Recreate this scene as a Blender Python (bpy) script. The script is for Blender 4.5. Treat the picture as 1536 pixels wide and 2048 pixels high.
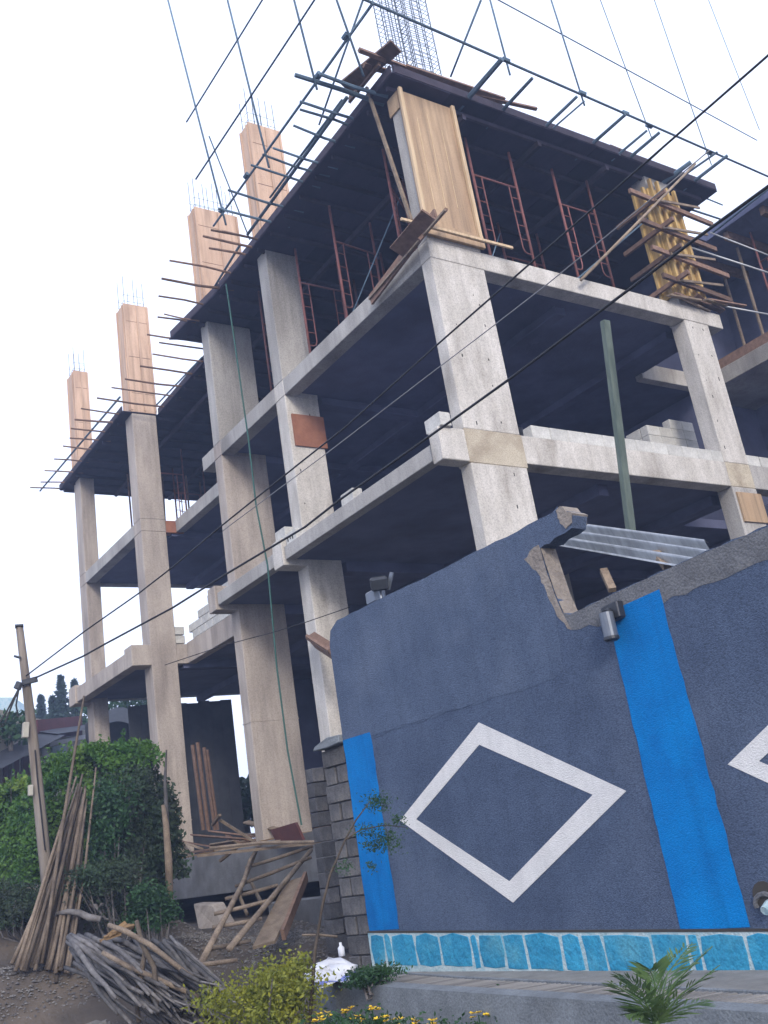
import bpy, bmesh, math, random
import numpy as np
from mathutils import Vector, Matrix
random.seed(7); rng = np.random.default_rng(7)
R = math.radians
for o in list(bpy.data.objects): bpy.data.objects.remove(o)
S = bpy.context.scene
COL = S.collection
H = 1.6                                   # eye height: everything below is laid out relative to the eye, z + H in the world

# ------------------------------------------------------------------ camera
YAW, PITCH, ROLL, FPX = R(53.9086), R(18.5562), R(-9.2855), 1992.4
fw = Vector((math.cos(YAW)*math.cos(PITCH), math.sin(YAW)*math.cos(PITCH), math.sin(PITCH)))
rt = fw.cross(Vector((0, 0, 1))).normalized(); up = rt.cross(fw)
rt, up = rt*math.cos(ROLL)+up*math.sin(ROLL), up*math.cos(ROLL)-rt*math.sin(ROLL)
cd = bpy.data.cameras.new('camera'); cam = bpy.data.objects.new('camera', cd); COL.objects.link(cam)
cam.matrix_world = Matrix(((rt.x, up.x, -fw.x, 0), (rt.y, up.y, -fw.y, 0), (rt.z, up.z, -fw.z, H), (0, 0, 0, 1)))
cd.sensor_fit = 'VERTICAL'; cd.sensor_height = 36; cd.lens = 36*FPX/2048
cd.clip_start = 0.1; cd.clip_end = 2000
S.camera = cam

# ------------------------------------------------------------------ sky, sun, exposure
SUN_AZ, SUN_EL = R(246), R(25)             # direction towards the sun
w = bpy.data.worlds.new('World'); S.world = w; w.use_nodes = True
nt = w.node_tree; nt.nodes.clear()
wo = nt.nodes.new('ShaderNodeOutputWorld'); bg = nt.nodes.new('ShaderNodeBackground')
sky = nt.nodes.new('ShaderNodeTexSky'); sky.sky_type = 'NISHITA'; sky.sun_disc = False
sky.sun_elevation = SUN_EL; sky.sun_rotation = R(90)-SUN_AZ
sky.air_density = 1.0; sky.dust_density = 6.0; sky.ozone_density = 1.0
cl = nt.nodes.new('ShaderNodeMix'); cl.data_type = 'RGBA'; cl.inputs[0].default_value = 0.75   # thin even cloud veil
cl.inputs[7].default_value = (9.6, 10.6, 13.6, 1)
nt.links.new(sky.outputs[0], cl.inputs[6]); nt.links.new(cl.outputs[2], bg.inputs[0]); nt.links.new(bg.outputs[0], wo.inputs[0])
bg.inputs[1].default_value = 0.1
sl = bpy.data.lights.new('sun', 'SUN'); so = bpy.data.objects.new('sun', sl); COL.objects.link(so)
sl.energy = 1.35; sl.angle = R(14); sl.color = (1, 0.94, 0.86)
sd = Vector((math.cos(SUN_AZ)*math.cos(SUN_EL), math.sin(SUN_AZ)*math.cos(SUN_EL), math.sin(SUN_EL)))
so.rotation_euler = sd.to_track_quat('Z', 'Y').to_euler(); so.location = (0, 0, 30)
S.view_settings.view_transform = 'Standard'; S.view_settings.look = 'None'
S.view_settings.exposure = 0.78; S.view_settings.gamma = 1.0; S.view_settings.use_curve_mapping = False

# ------------------------------------------------------------------ points: a photo pixel on a plane of the place
def ray(x, y): return rt*((x-768)/FPX)-up*((y-1024)/FPX)+fw
def AX(x, y, X): d = ray(x, y); return d*(X/d.x)
def AY(x, y, Y): d = ray(x, y); return d*(Y/d.y)
def AZ(x, y, Z): d = ray(x, y); return d*(Z/d.z)
def AD(x, y, D): d = ray(x, y); return d*(D/math.hypot(d.x, d.y))
V = Vector

# ------------------------------------------------------------------ mesh builder
class MB:
    def __init__(s): s.v = []; s.f = []
    def add(s, vs, fs):
        n = len(s.v); s.v += [V(p) for p in vs]; s.f += [tuple(i+n for i in f) for f in fs]; return s
    def box(s, a, b):
        x0, y0, z0 = a; x1, y1, z1 = b
        return s.add([(x0,y0,z0),(x1,y0,z0),(x1,y1,z0),(x0,y1,z0),(x0,y0,z1),(x1,y0,z1),(x1,y1,z1),(x0,y1,z1)],
                     [(0,3,2,1),(4,5,6,7),(0,1,5,4),(1,2,6,5),(2,3,7,6),(3,0,4,7)])
    def bar(s, a, b, w, h, upv=(0,0,1), roll=0):
        a = V(a); b = V(b); d = (b-a).normalized(); u = V(upv)
        if abs(d.dot(u)) > .97: u = V((1,0,0))
        sd_ = d.cross(u).normalized(); u = sd_.cross(d)
        if roll: sd_, u = sd_*math.cos(roll)+u*math.sin(roll), u*math.cos(roll)-sd_*math.sin(roll)
        p = []
        for c in (a, b):
            for i, j in ((-1,-1),(1,-1),(1,1),(-1,1)): p.append(c+sd_*(i*w/2)+u*(j*h/2))
        return s.add(p, [(3,2,1,0),(4,5,6,7),(0,1,5,4),(1,2,6,5),(2,3,7,6),(3,0,4,7)])
    def tube(s, pts, r, n=6):
        pts = [V(p) for p in pts]; m = len(pts)
        rs = r if isinstance(r, (list, tuple)) else [r]*m
        vs = []; fs = []
        prev = None
        for i, p in enumerate(pts):
            d = (pts[min(i+1, m-1)]-pts[max(i-1, 0)]).normalized()
            u = prev if prev else (V((0,0,1)) if abs(d.z) < .9 else V((1,0,0)))
            a = d.cross(u).normalized(); b = a.cross(d).normalized(); prev = b
            for k in range(n):
                t = 2*math.pi*k/n; vs.append(p+(a*math.cos(t)+b*math.sin(t))*rs[i])
        for i in range(m-1):
            for k in range(n):
                q = (k+1) % n; fs.append((i*n+k, i*n+q, (i+1)*n+q, (i+1)*n+k))
        fs.append(tuple(range(n-1, -1, -1))); fs.append(tuple(range((m-1)*n, m*n)))
        return s.add(vs, fs)
    def prism(s, poly, off):
        """poly: list of 3D points (planar), off: vector"""
        n = len(poly); off = V(off); ps = [V(p) for p in poly]
        return s.add(ps+[p+off for p in ps], [tuple(range(n)), tuple(range(2*n-1, n-1, -1))]+[(i, i+n, (i+1) % n+n, (i+1) % n) for i in range(n)])

def origin_of(o):
    p = V((0,0,0))
    while o is not None: p += o.location; o = o.parent
    return p
def tag(o, label=None, cat=None, group=None, kind=None):
    for k, v in (('label', label), ('category', cat), ('group', group), ('kind', kind)):
        if v: o[k] = v
    return o
def build(mb, name, mat, parent=None, label=None, cat=None, group=None, kind=None, bevel=0, smooth=False, seg=1):
    me = bpy.data.meshes.new(name)
    vs = [v+V((0,0,H)) for v in mb.v]
    if parent is None:
        lo = V((min(v.x for v in vs), min(v.y for v in vs), min(v.z for v in vs))); hi = V((max(v.x for v in vs), max(v.y for v in vs), 0))
        org = V(((lo.x+hi.x)/2, (lo.y+hi.y)/2, lo.z))
    else: org = origin_of(parent)
    me.from_pydata([v-org for v in vs], [], mb.f)
    bm = bmesh.new(); bm.from_mesh(me)
    bmesh.ops.recalc_face_normals(bm, faces=bm.faces)
    if bevel: bmesh.ops.bevel(bm, geom=bm.edges[:], offset=bevel, segments=seg, affect='EDGES', clamp_overlap=True)
    bm.to_mesh(me); bm.free()
    if smooth:
        for p in me.polygons: p.use_smooth = True
    me.materials.append(mat)
    o = bpy.data.objects.new(name, me); COL.objects.link(o)
    if parent is None: o.location = org
    else: o.parent = parent
    return tag(o, label, cat, group, kind)
def thing(name, loc, label, cat, group=None):
    o = bpy.data.objects.new(name, None); COL.objects.link(o); o.location = V(loc)+V((0,0,H)); o.empty_display_size = .2
    return tag(o, label, cat, group)
def quads(name, C, A, B, mat, parent=None, **kw):
    """leaf faces: centre C, half axes A and B (numpy n x 3)"""
    n = len(C); v = np.stack([C-A, C-B*.9+A*.1, C+A, C+B*.9+A*.1], 1).reshape(-1, 3); v[:, 2] += H
    org = np.array(origin_of(parent)) if parent else np.array([v[:,0].mean(), v[:,1].mean(), v[:,2].min()])
    me = bpy.data.meshes.new(name); me.vertices.add(4*n); me.vertices.foreach_set('co', (v-org).ravel())
    me.loops.add(4*n); me.loops.foreach_set('vertex_index', np.arange(4*n))
    me.polygons.add(n); me.polygons.foreach_set('loop_start', np.arange(0, 4*n, 4)); me.update(); me.validate()
    me.materials.append(mat)
    o = bpy.data.objects.new(name, me); COL.objects.link(o)
    if parent: o.parent = parent
    else: o.location = org
    return tag(o, **kw)
def leaf_axes(n, size, flat=0.0, asp=.55):
    a = rng.normal(size=(n,3)); a[:,2] *= (1-flat); a /= np.linalg.norm(a,axis=1)[:,None]
    b = np.cross(a, rng.normal(size=(n,3))); b /= np.linalg.norm(b,axis=1)[:,None]
    s = size*rng.uniform(.6,1.35,(n,1)); return a*s, b*s*asp

# ------------------------------------------------------------------ materials
def pm(name, c1, c2=None, scale=3, rough=.85, bump=.0, bscale=40, c3=None, s3=.6, t3=(.52,.7), stretch=(1,1,1), rnd=.0, metal=0, spec=.3, trans=0, detail=6, streak=0, speck=0):
    m = bpy.data.materials.new(name); m.use_nodes = True; t = m.node_tree; b = t.nodes['Principled BSDF']
    N = t.nodes.new; L = t.links.new
    tc = N('ShaderNodeTexCoord'); mp = N('ShaderNodeMapping'); mp.inputs['Scale'].default_value = stretch; L(tc.outputs['Object'], mp.inputs[0])
    c2 = c2 or tuple(x*.8 for x in c1)
    no = N('ShaderNodeTexNoise'); no.inputs['Scale'].default_value = scale; no.inputs['Detail'].default_value = detail; no.inputs['Roughness'].default_value = .62; L(mp.outputs[0], no.inputs['Vector'])
    cr = N('ShaderNodeValToRGB'); cr.color_ramp.elements[0].position = .34; cr.color_ramp.elements[1].position = .66
    cr.color_ramp.elements[0].color = (*c2, 1); cr.color_ramp.elements[1].color = (*c1, 1); L(no.outputs[0], cr.inputs[0])
    col = cr.outputs[0]
    if c3:
        n3 = N('ShaderNodeTexNoise'); n3.inputs['Scale'].default_value = s3; n3.inputs['Detail'].default_value = 5; L(mp.outputs[0], n3.inputs['Vector'])
        r3 = N('ShaderNodeMapRange'); r3.inputs[1].default_value = t3[0]; r3.inputs[2].default_value = t3[1]; L(n3.outputs[0], r3.inputs[0])
        mx = N('ShaderNodeMix'); mx.data_type = 'RGBA'; L(r3.outputs[0], mx.inputs[0]); L(col, mx.inputs[6]); mx.inputs[7].default_value = (*c3, 1); col = mx.outputs[2]
    def darken(vec_scale, sc, lo, hi, amount, col):
        m2 = N('ShaderNodeMapping'); m2.inputs['Scale'].default_value = vec_scale; L(tc.outputs['Object'], m2.inputs[0])
        n4 = N('ShaderNodeTexNoise'); n4.inputs['Scale'].default_value = sc; n4.inputs['Detail'].default_value = 6; L(m2.outputs[0], n4.inputs['Vector'])
        r4 = N('ShaderNodeMapRange'); r4.inputs[1].default_value = lo; r4.inputs[2].default_value = hi; r4.inputs[3].default_value = 1; r4.inputs[4].default_value = 1-amount; L(n4.outputs[0], r4.inputs[0])
        mm = N('ShaderNodeMix'); mm.data_type = 'RGBA'; mm.blend_type = 'MULTIPLY'; mm.inputs[0].default_value = 1; L(col, mm.inputs[6]); L(r4.outputs[0], mm.inputs[7]); return mm.outputs[2]
    if streak: col = darken((5,5,.22), 2.2, .45, .72, streak, col)
    if speck: col = darken((1,1,1), 55, .42, .66, speck, col)
    if rnd:
        oi = N('ShaderNodeObjectInfo'); mr = N('ShaderNodeMapRange'); mr.inputs[3].default_value = 1-rnd; mr.inputs[4].default_value = 1+rnd; L(oi.outputs['Random'], mr.inputs[0])
        hs = N('ShaderNodeHueSaturation'); L(mr.outputs[0], hs.inputs['Value']); L(col, hs.inputs['Color']); col = hs.outputs[0]
    L(col, b.inputs['Base Color']); b.inputs['Roughness'].default_value = rough; b.inputs['Metallic'].default_value = metal
    b.inputs['Specular IOR Level'].default_value = spec
    if bump:
        nb = N('ShaderNodeTexNoise'); nb.inputs['Scale'].default_value = bscale; nb.inputs['Detail'].default_value = 4; L(mp.outputs[0], nb.inputs['Vector'])
        bp = N('ShaderNodeBump'); bp.inputs['Strength'].default_value = bump; bp.inputs['Distance'].default_value = .02; L(nb.outputs[0], bp.inputs['Height']); L(bp.outputs[0], b.inputs['Normal'])
    if trans:
        tr = N('ShaderNodeBsdfTranslucent'); L(col, tr.inputs[0]); ms = N('ShaderNodeMixShader'); ms.inputs[0].default_value = trans
        L(b.outputs[0], ms.inputs[1]); L(tr.outputs[0], ms.inputs[2]); L(ms.outputs[0], t.nodes['Material Output'].inputs[0])
    return m
M = {}
M['conc'] = pm('bare_concrete', (.455,.435,.405), (.32,.303,.28), 2.6, .9, .4, 30, c3=(.23,.214,.196), s3=1.3, t3=(.5,.72), stretch=(1,1,.35), streak=.14, speck=.28)
M['conc_tan'] = pm('tan_concrete', (.47,.41,.355), (.35,.303,.262), 2.4, .9, .4, 30, c3=(.26,.22,.19), s3=1.5, t3=(.5,.74), stretch=(1,1,.3), streak=.16, speck=.25)
M['conc_cream'] = pm('cream_concrete', (.61,.575,.525), (.45,.42,.375), 3.0, .9, .45, 26, c3=(.31,.28,.24), s3=1.8, t3=(.53,.74), stretch=(1,1,.4), streak=.14, speck=.28)
M['wetconc'] = pm('damp_concrete', (.19,.195,.205), (.12,.123,.13), 2.2, .85, .4, 25, c3=(.09,.088,.09), s3=1.2, t3=(.5,.75))  # dark tone stands in for the low light at the building's foot
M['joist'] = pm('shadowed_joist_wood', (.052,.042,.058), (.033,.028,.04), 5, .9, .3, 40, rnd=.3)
M['reveal'] = pm('broken_wall_section', (.27,.235,.20), (.18,.155,.135), 7, .95, 1, 30)
M['slab'] = pm('slab_concrete', (.13,.142,.23), (.092,.101,.168), 1.6, .92, .3, 25, c3=(.055,.06,.10), s3=.5, t3=(.48,.75))  # soffit shade and its blue cast are mixed into the concrete colour
M['hole']   = pm('tie_hole_dark', (.05,.045,.04), None, 5)
M['block'] = pm('pale_block', (.58,.57,.53), (.46,.45,.42), 6, .95, .5, 60, rnd=.1, speck=.2)
M['rawblock'] = pm('grey_block', (.115,.112,.115), (.07,.069,.072), 8, .95, .7, 60, c3=(.17,.155,.135), s3=2.5, t3=(.55,.75), rnd=.25, speck=.3)
M['ply'] = pm('plywood', (.47,.335,.21), (.37,.255,.155), 1.6, .75, .1, 20, c3=(.29,.19,.115), s3=.9, t3=(.48,.78), stretch=(4,4,.5), streak=.35, speck=.15)
M['plypink'] = pm('weathered_form_plywood', (.62,.44,.315), (.51,.345,.24), 1.4, .8, .1, 20, c3=(.40,.265,.18), s3=1.2, t3=(.48,.75), stretch=(3,3,.5), streak=.3, speck=.15)
M['batten'] = pm('pale_batten', (.60,.45,.29), (.48,.35,.21), 4, .7, .1, stretch=(6,6,.7), streak=.3)
M['yellow'] = pm('ochre_formwork', (.52,.36,.14), (.38,.25,.09), 3, .7, .1, stretch=(4,4,.6), c3=(.26,.17,.08), s3=2, streak=.35)
M['wood']   = pm('weathered_wood', (.20,.125,.09), (.12,.075,.055), 5, .9, .3, 40, rnd=.35, stretch=(2,2,2))
M['woodlt'] = pm('dry_wood', (.27,.21,.15), (.16,.12,.088), 6, .9, .3, 40, rnd=.35, speck=.25)
M['redply'] = pm('red_brown_plywood', (.33,.15,.09), (.24,.10,.06), 4, .8, .2, rnd=.1)
M['deck'] = pm('film_faced_deck_ply', (.042,.036,.062), (.026,.024,.044), 2.5, .8, .15, 20, rnd=.45)  # shade of the deck underside is put into the plywood colour
M['pole'] = pm('blue_grey_scaffold_pole', (.11,.165,.22), (.07,.11,.15), 5, .8, .2, rnd=.3)
M['redsteel'] = pm('red_oxide_steel', (.20,.075,.065), (.12,.05,.045), 9, .7, .15, rnd=.3)
M['rebar'] = pm('rebar', (.16,.19,.22), (.11,.13,.155), 9, .7)  # steel paled and blued in its colour for the sky glare
M['pipe']   = pm('galvanised_pipe', (.45,.46,.47), (.33,.34,.35), 5, .5, metal=.4)
M['wallp'] = pm('grey_painted_render', (.080,.112,.182), (.060,.086,.146), 2.4, .94, .9, 90, c3=(.100,.133,.203), s3=.9, t3=(.5,.75), streak=.07, speck=.36)
M['blue'] = pm('bright_blue_paint', (.0,.165,.47), (.0,.125,.38), 1.3, .85, .6, 90, c3=(.0,.19,.52), s3=1.6, streak=.16, speck=.16, spec=.15)
M['head'] = pm('stained_column_head', (.50,.44,.34), (.40,.345,.26), 3.5, .9, .45, 26, c3=(.31,.255,.185), s3=2.2, t3=(.5,.72), speck=.28)
M['white'] = pm('white_paint', (.70,.69,.67), (.62,.61,.60), 3, .88, .7, 90, speck=.1, streak=.08)
M['bare'] = pm('bare_render', (.148,.152,.162), (.105,.108,.118), 5, .97, .7, 50, c3=(.19,.178,.165), s3=2.5, t3=(.55,.8), speck=.3)
M['turq'] = pm('turquoise_stone', (.035,.27,.43), (.018,.20,.35), 7, .85, 1.0, 18, c3=(.10,.33,.42), s3=3, t3=(.5,.8), rnd=.12, speck=.25)
M['mortar'] = pm('pale_mortar', (.42,.50,.51), (.26,.38,.42), 10, .95, .8, 40, c3=(.16,.34,.42), s3=3.5, t3=(.55,.75))
M['curb'] = pm('grey_curb', (.20,.22,.235), (.14,.155,.168), 4, .9, .5, 50, c3=(.10,.105,.11), s3=1.5, t3=(.55,.8), speck=.25)
M['pave']   = pm('strip_paving', (.23,.225,.21), (.16,.155,.145), 5, .95, .7, 40)
M['dirt'] = pm('dirt', (.095,.08,.068), (.05,.043,.038), 1.2, 1, 1, 9, c3=(.125,.10,.078), s3=.7)
M['road'] = pm('dusty_road', (.15,.15,.135), (.105,.105,.095), 1.5, .95, .6, 60)
M['saw'] = pm('sawdust', (.27,.175,.085), (.17,.11,.06), 5, 1, 1, 25)
M['stone'] = pm('kerb_stone', (.24,.23,.215), (.14,.135,.13), 5, .95, .8, 15, rnd=.3)
M['green'] = pm('grey_green_post', (.13,.16,.135), (.075,.10,.085), 4, .85, .3, stretch=(3,3,.6), streak=.3)
M['rope'] = pm('green_rope', (.035,.10,.085), None, 8)
M['cable']  = pm('black_cable', (.015,.015,.018), None, 8, .6)
M['cablelt'] = pm('grey_cable', (.22,.22,.23), None, 8, .6)
M['tin'] = pm('corrugated_tin', (.42,.44,.46), (.26,.275,.29), 3, .42, .1, metal=.5, stretch=(.6,4,1))
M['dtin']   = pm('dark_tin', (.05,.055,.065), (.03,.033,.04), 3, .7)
M['lamp']   = pm('dark_lamp_metal', (.045,.05,.06), (.03,.033,.04), 9, .4, metal=.3)
M['lampg']  = pm('grey_lamp_body', (.16,.18,.21), (.12,.135,.16), 9, .35, metal=.4)
M['poleold'] = pm('old_pole_wood', (.25,.21,.17), (.15,.125,.105), 4, .9, .4, 20, c3=(.32,.31,.30), s3=.4, stretch=(3,3,.4), streak=.3)
M['branch'] = pm('grey_bark', (.15,.14,.135), (.07,.065,.064), 7, .95, .5, 40, rnd=.45)
M['eucal'] = pm('eucalyptus_pole', (.175,.138,.103), (.085,.066,.051), 5, .9, .3, 30, rnd=.5, speck=.3)
M['hedge'] = pm('hedge_leaf', (.10,.205,.032), (.032,.10,.02), 1.6, .6, c3=(.17,.25,.04), s3=1.0, trans=.28)
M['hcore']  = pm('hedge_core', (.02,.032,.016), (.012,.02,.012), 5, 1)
M['dry'] = pm('dark_olive_leaf', (.035,.07,.034), (.028,.034,.022), 1.5, .8, trans=.15)
M['dkgreen'] = pm('dark_leaf', (.035,.095,.032), (.018,.05,.02), 2.0, .6, trans=.2)
M['ylgreen'] = pm('yellow_green_leaf', (.27,.27,.03), (.11,.14,.022), 3.5, .6, trans=.25)
M['palm']   = pm('palm_leaf', (.13,.20,.07), (.05,.11,.045), 5, .55, trans=.2)
M['flower'] = pm('yellow_petal', (.75,.52,.03), (.6,.38,.02), 8, .6)
M['sack']   = pm('white_sack', (.66,.67,.70), (.5,.52,.58), 6, .8, .4, 20)
M['sackb']  = pm('sack_blue_print', (.10,.13,.45), (.2,.24,.5), 6, .8)
M['cream']  = pm('cream_house_wall', (.42,.40,.33), (.3,.28,.24), 3, .9, .3)
M['redwall'] = pm('dark_red_boards', (.11,.035,.04), (.075,.028,.032), 4, .8, .3)
M['roofd']  = pm('dark_roof_sheet', (.045,.05,.065), (.025,.028,.038), 2, .7, .3)
M['glass']  = pm('window_glass', (.05,.06,.07), None, 3, .15)
M['bwhite'] = pm('white_house_wall', (.8,.8,.8), (.7,.7,.7), 3, .9)
M['conifer'] = pm('conifer_needles', (.06,.10,.085), (.035,.065,.055), 2, .8, trans=.2)

# ------------------------------------------------------------------ ground
def sm(a, b, x): t = min(1, max(0, (x-a)/(b-a))); return t*t*(3-2*t)
def ground(X, Y):
    bank = -1.62
    if Y > 14.4: bank += .9*sm(14.3, 15.45, Y)+1.05*sm(15.9, 17.6, Y)
    yard = -1.62+.42*sm(10.4, 12.2, Y)*sm(4.6, 5.6, X)+.35*sm(13, 17, Y)
    k = sm(7.4, 6.0, X) if False else 1-sm(6.0, 7.4, X)
    far = .35
    z = bank*k+yard*(1-k)
    z += (far-z)*sm(24, 34, Y)*1.0
    z += (far-z)*sm(22, 34, X)
    return z+.03*math.sin(X*3.1+Y*1.7)*math.sin(Y*2.3)*sm(14.5, 15.5, Y)
def axis(a, b, fine0, fine1, f, c):
    out = []; x = a
    while x < b:
        out.append(x); x += f if fine0 <= x < fine1 else c
    out.append(b); return out
gx = axis(-70, 110, -4, 14, .4, 6.2); gy = axis(-60, 150, -2, 30, .4, 6.4)
g = MB(); g.v = [V((x, y, ground(x, y))) for y in gy for x in gx]; nx = len(gx)
g.f = [(j*nx+i, j*nx+i+1, (j+1)*nx+i+1, (j+1)*nx+i) for j in range(len(gy)-1) for i in range(nx-1)]
build(g, 'ground', M['dirt'], kind='structure', smooth=True)
rd = MB(); rd.add([(-60,-40,-1.585),(4.6,-40,-1.585),(4.6,12.5,-1.585),(4.4,13.7,-1.585),(3.4,14.35,-1.585),(-60,14.6,-1.585)], [(0,1,2,3,4,5)])
build(rd, 'road', M['road'], kind='structure')

# ------------------------------------------------------------------ building frame
X0, Y0 = 9.22, 10.3
FL = {'G': (-.30, .55), 1: (5.24, 5.72), 2: (8.71, 9.05), 3: (12.08, 12.2)}
bld = thing('unfinished_building', (13, 17, .5), 'unfinished multi-storey concrete frame building with open floors and bare columns', 'building')
def part(mb, name, mat, parent=bld, **kw): return build(mb, name, mat, parent, **kw)
def col(x0, y0, x1, y1, z0, z1, mat='conc', marks=0, par=bld, lab=None):
    o = part(MB().box((x0,y0,z0), (x1,y1,z1)), 'column', M[mat], par, bevel=.012, label=lab)
    if marks:
        mb = MB()
        for i in range(marks):
            z = z0+(i+.6)*(z1-z0)/marks
            for fx in (.22, .72):
                if random.random() < .35: continue
                xx = x0+(x1-x0)*(fx+random.uniform(-.06,.06)); zz = z+random.uniform(-.1,.1); q = random.uniform(.006,.012)
                mb.box((xx-q, y0-.003, zz-q*random.uniform(1.5,3.5)), (xx+q, y0+.01, zz+q*random.uniform(1,3)))
        build(mb, 'tie_hole_marks', M['hole'], o)
    return o
# corner column and the five along the left side; a joint line at each floor
G0 = .3
cols = [(9.22,10.3,10.33,10.56), (9.22,15.3,9.98,15.68), (9.22,18.3,10.32,18.66), (9.22,23.3,9.9,23.82), (9.22,27.9,9.65,28.48)]
mats = ['conc_cream','conc_cream','conc_tan','conc_tan','conc_tan']
for (a,b,c,d), m in zip(cols, mats):
    i = cols.index((a,b,c,d))
    col(a,b,c,d, G0, 5.24 if i else 5.24, m, 9 if i == 0 else 0)
    col(a,b,c,d, 5.24 if i else 5.72, 8.71, m, 9 if i == 0 else 5 if i == 1 else 0)
    if i: col(a,b,c,d, 9.05, 12.08, 'conc' if i < 3 else m)
# node where beams cross columns
for (a,b,c,d), m in zip(cols, mats):
    part(MB().box((a-.003,b-.003,8.71), (c+.003,d+.003,9.047)), 'column_head', M[m], bevel=.01)
# pour joints on the big lower columns: thin proud lips
for (a,b,c,d), z in ((cols[2], 2.85), (cols[3], 2.3), (cols[3], 1.4)):
    part(MB().box((a-.008,b-.008,z-.012), (c+.008,d+.008,z+.012)), 'pour_joint', M['conc_tan'])
# right-hand column line and inner columns
c6 = (15.33,10.3,16.04,10.64)
col(*c6, G0, 5.24, 'conc'); col(*c6, 5.24, 5.72, 'head'); col(*c6, 5.72, 8.71, 'conc_cream', 6)
for yy in (15.3, 18.3, 23.3, 27.9):
    for xx in (15.33,):
        col(xx,yy,xx+.6,yy+.4, G0, 5.24); col(xx,yy,xx+.6,yy+.4, 5.24, 8.71); col(xx,yy,xx+.6,yy+.4, 9.05, 12.08)
# floor 2 (flush edge), floor 1 (edge carried out on stubs), ground slab
RX = 10.18                                 # the bay between third and fourth column stands back
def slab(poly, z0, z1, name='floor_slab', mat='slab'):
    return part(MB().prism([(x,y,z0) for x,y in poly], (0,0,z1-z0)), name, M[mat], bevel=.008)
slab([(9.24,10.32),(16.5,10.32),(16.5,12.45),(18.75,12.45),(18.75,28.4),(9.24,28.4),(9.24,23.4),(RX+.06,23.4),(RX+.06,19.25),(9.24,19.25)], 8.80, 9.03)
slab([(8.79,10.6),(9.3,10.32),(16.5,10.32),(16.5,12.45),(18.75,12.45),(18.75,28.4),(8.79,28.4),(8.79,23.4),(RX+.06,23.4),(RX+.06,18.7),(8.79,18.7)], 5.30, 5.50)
slab([(9.1,11),(19,11),(19,29),(9.1,29)], -.32, .52, 'ground_slab', 'wetconc')
def beam(a, b, w_, z0, z1, mat='conc', name='beam'):
    a = V((*a, (z0+z1)/2)); b = V((*b, (z0+z1)/2)); return part(MB().bar(a, b, w_, z1-z0), name, M[mat], bevel=.01)
# edge beams of floor 2
for ya, yb in ((10.56,15.3),(15.68,18.3),(18.66,19.3)): beam((9.37,ya),(9.37,yb),.3,8.71,9.05)
beam((RX+.12,19.3),(RX+.12,23.3),.24,8.71,9.05); beam((9.37,23.82),(9.37,27.9),.3,8.71,9.05)
part(MB().box((9.52,23.35,8.71),(RX+.25,23.6,9.05)), 'beam', M['redply'], bevel=.01, label='reddish board facing on the beam beside the fourth column')
beam((10.33,10.45),(15.33,10.45),.3,8.71,9.05,'conc_cream'); beam((16.04,10.45),(16.52,10.45),.3,8.71,9.04,'conc_cream')
part(MB().box((15.32,10.297,8.713),(16.05,10.66,9.05)), 'column_head', M['conc_cream'], bevel=.01)
# void edges behind the right column and the wing beyond
beam((16.45,12.52),(18.76,12.52),.2,8.68,9.06,'conc_cream')
# edge beams of floor 1
for ya, yb in ((10.6,15.28),(15.72,18.28)): beam((8.86,ya),(8.86,yb),.2,5.27,5.53)
beam((RX+.12,18.66),(RX+.12,23.3),.24,5.2,5.72,'conc_tan'); beam((8.92,23.9),(8.92,28.4),.3,5.22,5.62,'conc_tan')
part(MB().box((9.0,23.32,5.2),(RX+.25,23.56,5.70)), 'beam', M['conc_tan'], bevel=.01)
for (a,b,c,d), m in zip(cols, mats):
    part(MB().box((8.72,b+.004,5.18),(c-.004,d-.004,5.70)), 'bracket_beam', M[m], bevel=.012)
beam((10.33,10.45),(15.33,10.45),.3,5.24,5.72,'conc_cream'); beam((16.04,10.45),(21,10.45),.3,5.24,5.72,'conc')
part(MB().box((9.21,10.29,5.16),(10.35,10.58,5.72)), 'column_head', M['head'], bevel=.01)
# beams under the floors
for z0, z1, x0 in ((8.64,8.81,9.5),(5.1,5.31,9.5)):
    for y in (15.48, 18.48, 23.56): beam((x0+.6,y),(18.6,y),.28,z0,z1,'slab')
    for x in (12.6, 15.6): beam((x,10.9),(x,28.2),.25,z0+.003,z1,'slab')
beam((9.5,28.3),(18.6,28.3),.25,8.75,9.02); beam((9.5,28.3),(18.6,28.3),.25,5.28,5.49)
# far side closed by walls added to keep the floors dark
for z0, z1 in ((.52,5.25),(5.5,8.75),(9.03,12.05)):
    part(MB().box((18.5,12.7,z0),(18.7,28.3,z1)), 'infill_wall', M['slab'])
xq = AY(512,1500,26.5).x
part(MB().box((xq,26.4,.52),(18.4,26.6,5.28)), 'partition_wall', M['slab'])  # added to block the sky and leave the ground floor dark
# wing to the right
wing = thing('concrete_building_wing', (22, 14, .5), 'second concrete wing at the right edge beyond the gap of sky', 'building')
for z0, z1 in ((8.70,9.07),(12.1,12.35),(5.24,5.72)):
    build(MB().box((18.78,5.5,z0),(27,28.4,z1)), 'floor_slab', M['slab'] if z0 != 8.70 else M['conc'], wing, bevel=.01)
for x, y in ((18.9,13.2),(24.5,10.4),(24.5,16)):
    for z0, z1 in ((.3,5.24),(5.72,8.70),(9.07,12.1)): build(MB().box((x,y,z0),(x+.5,y+.5,z1)), 'column', M['conc'], wing, bevel=.012)
build(MB().box((26.6,5.5,.3),(26.8,28,12.1)), 'infill_wall', M['slab'], wing)  # this and the next walls are added to shut out sky behind
for z0, z1 in ((.5,5.24),(5.72,8.7),(9.07,12.1)): build(MB().box((21.0,5.6,z0),(21.2,20,z1)), 'infill_wall', M['slab'], wing); build(MB().box((19.4,12.9,z0),(21,13.1,z1)), 'infill_wall', M['slab'], wing)

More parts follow.
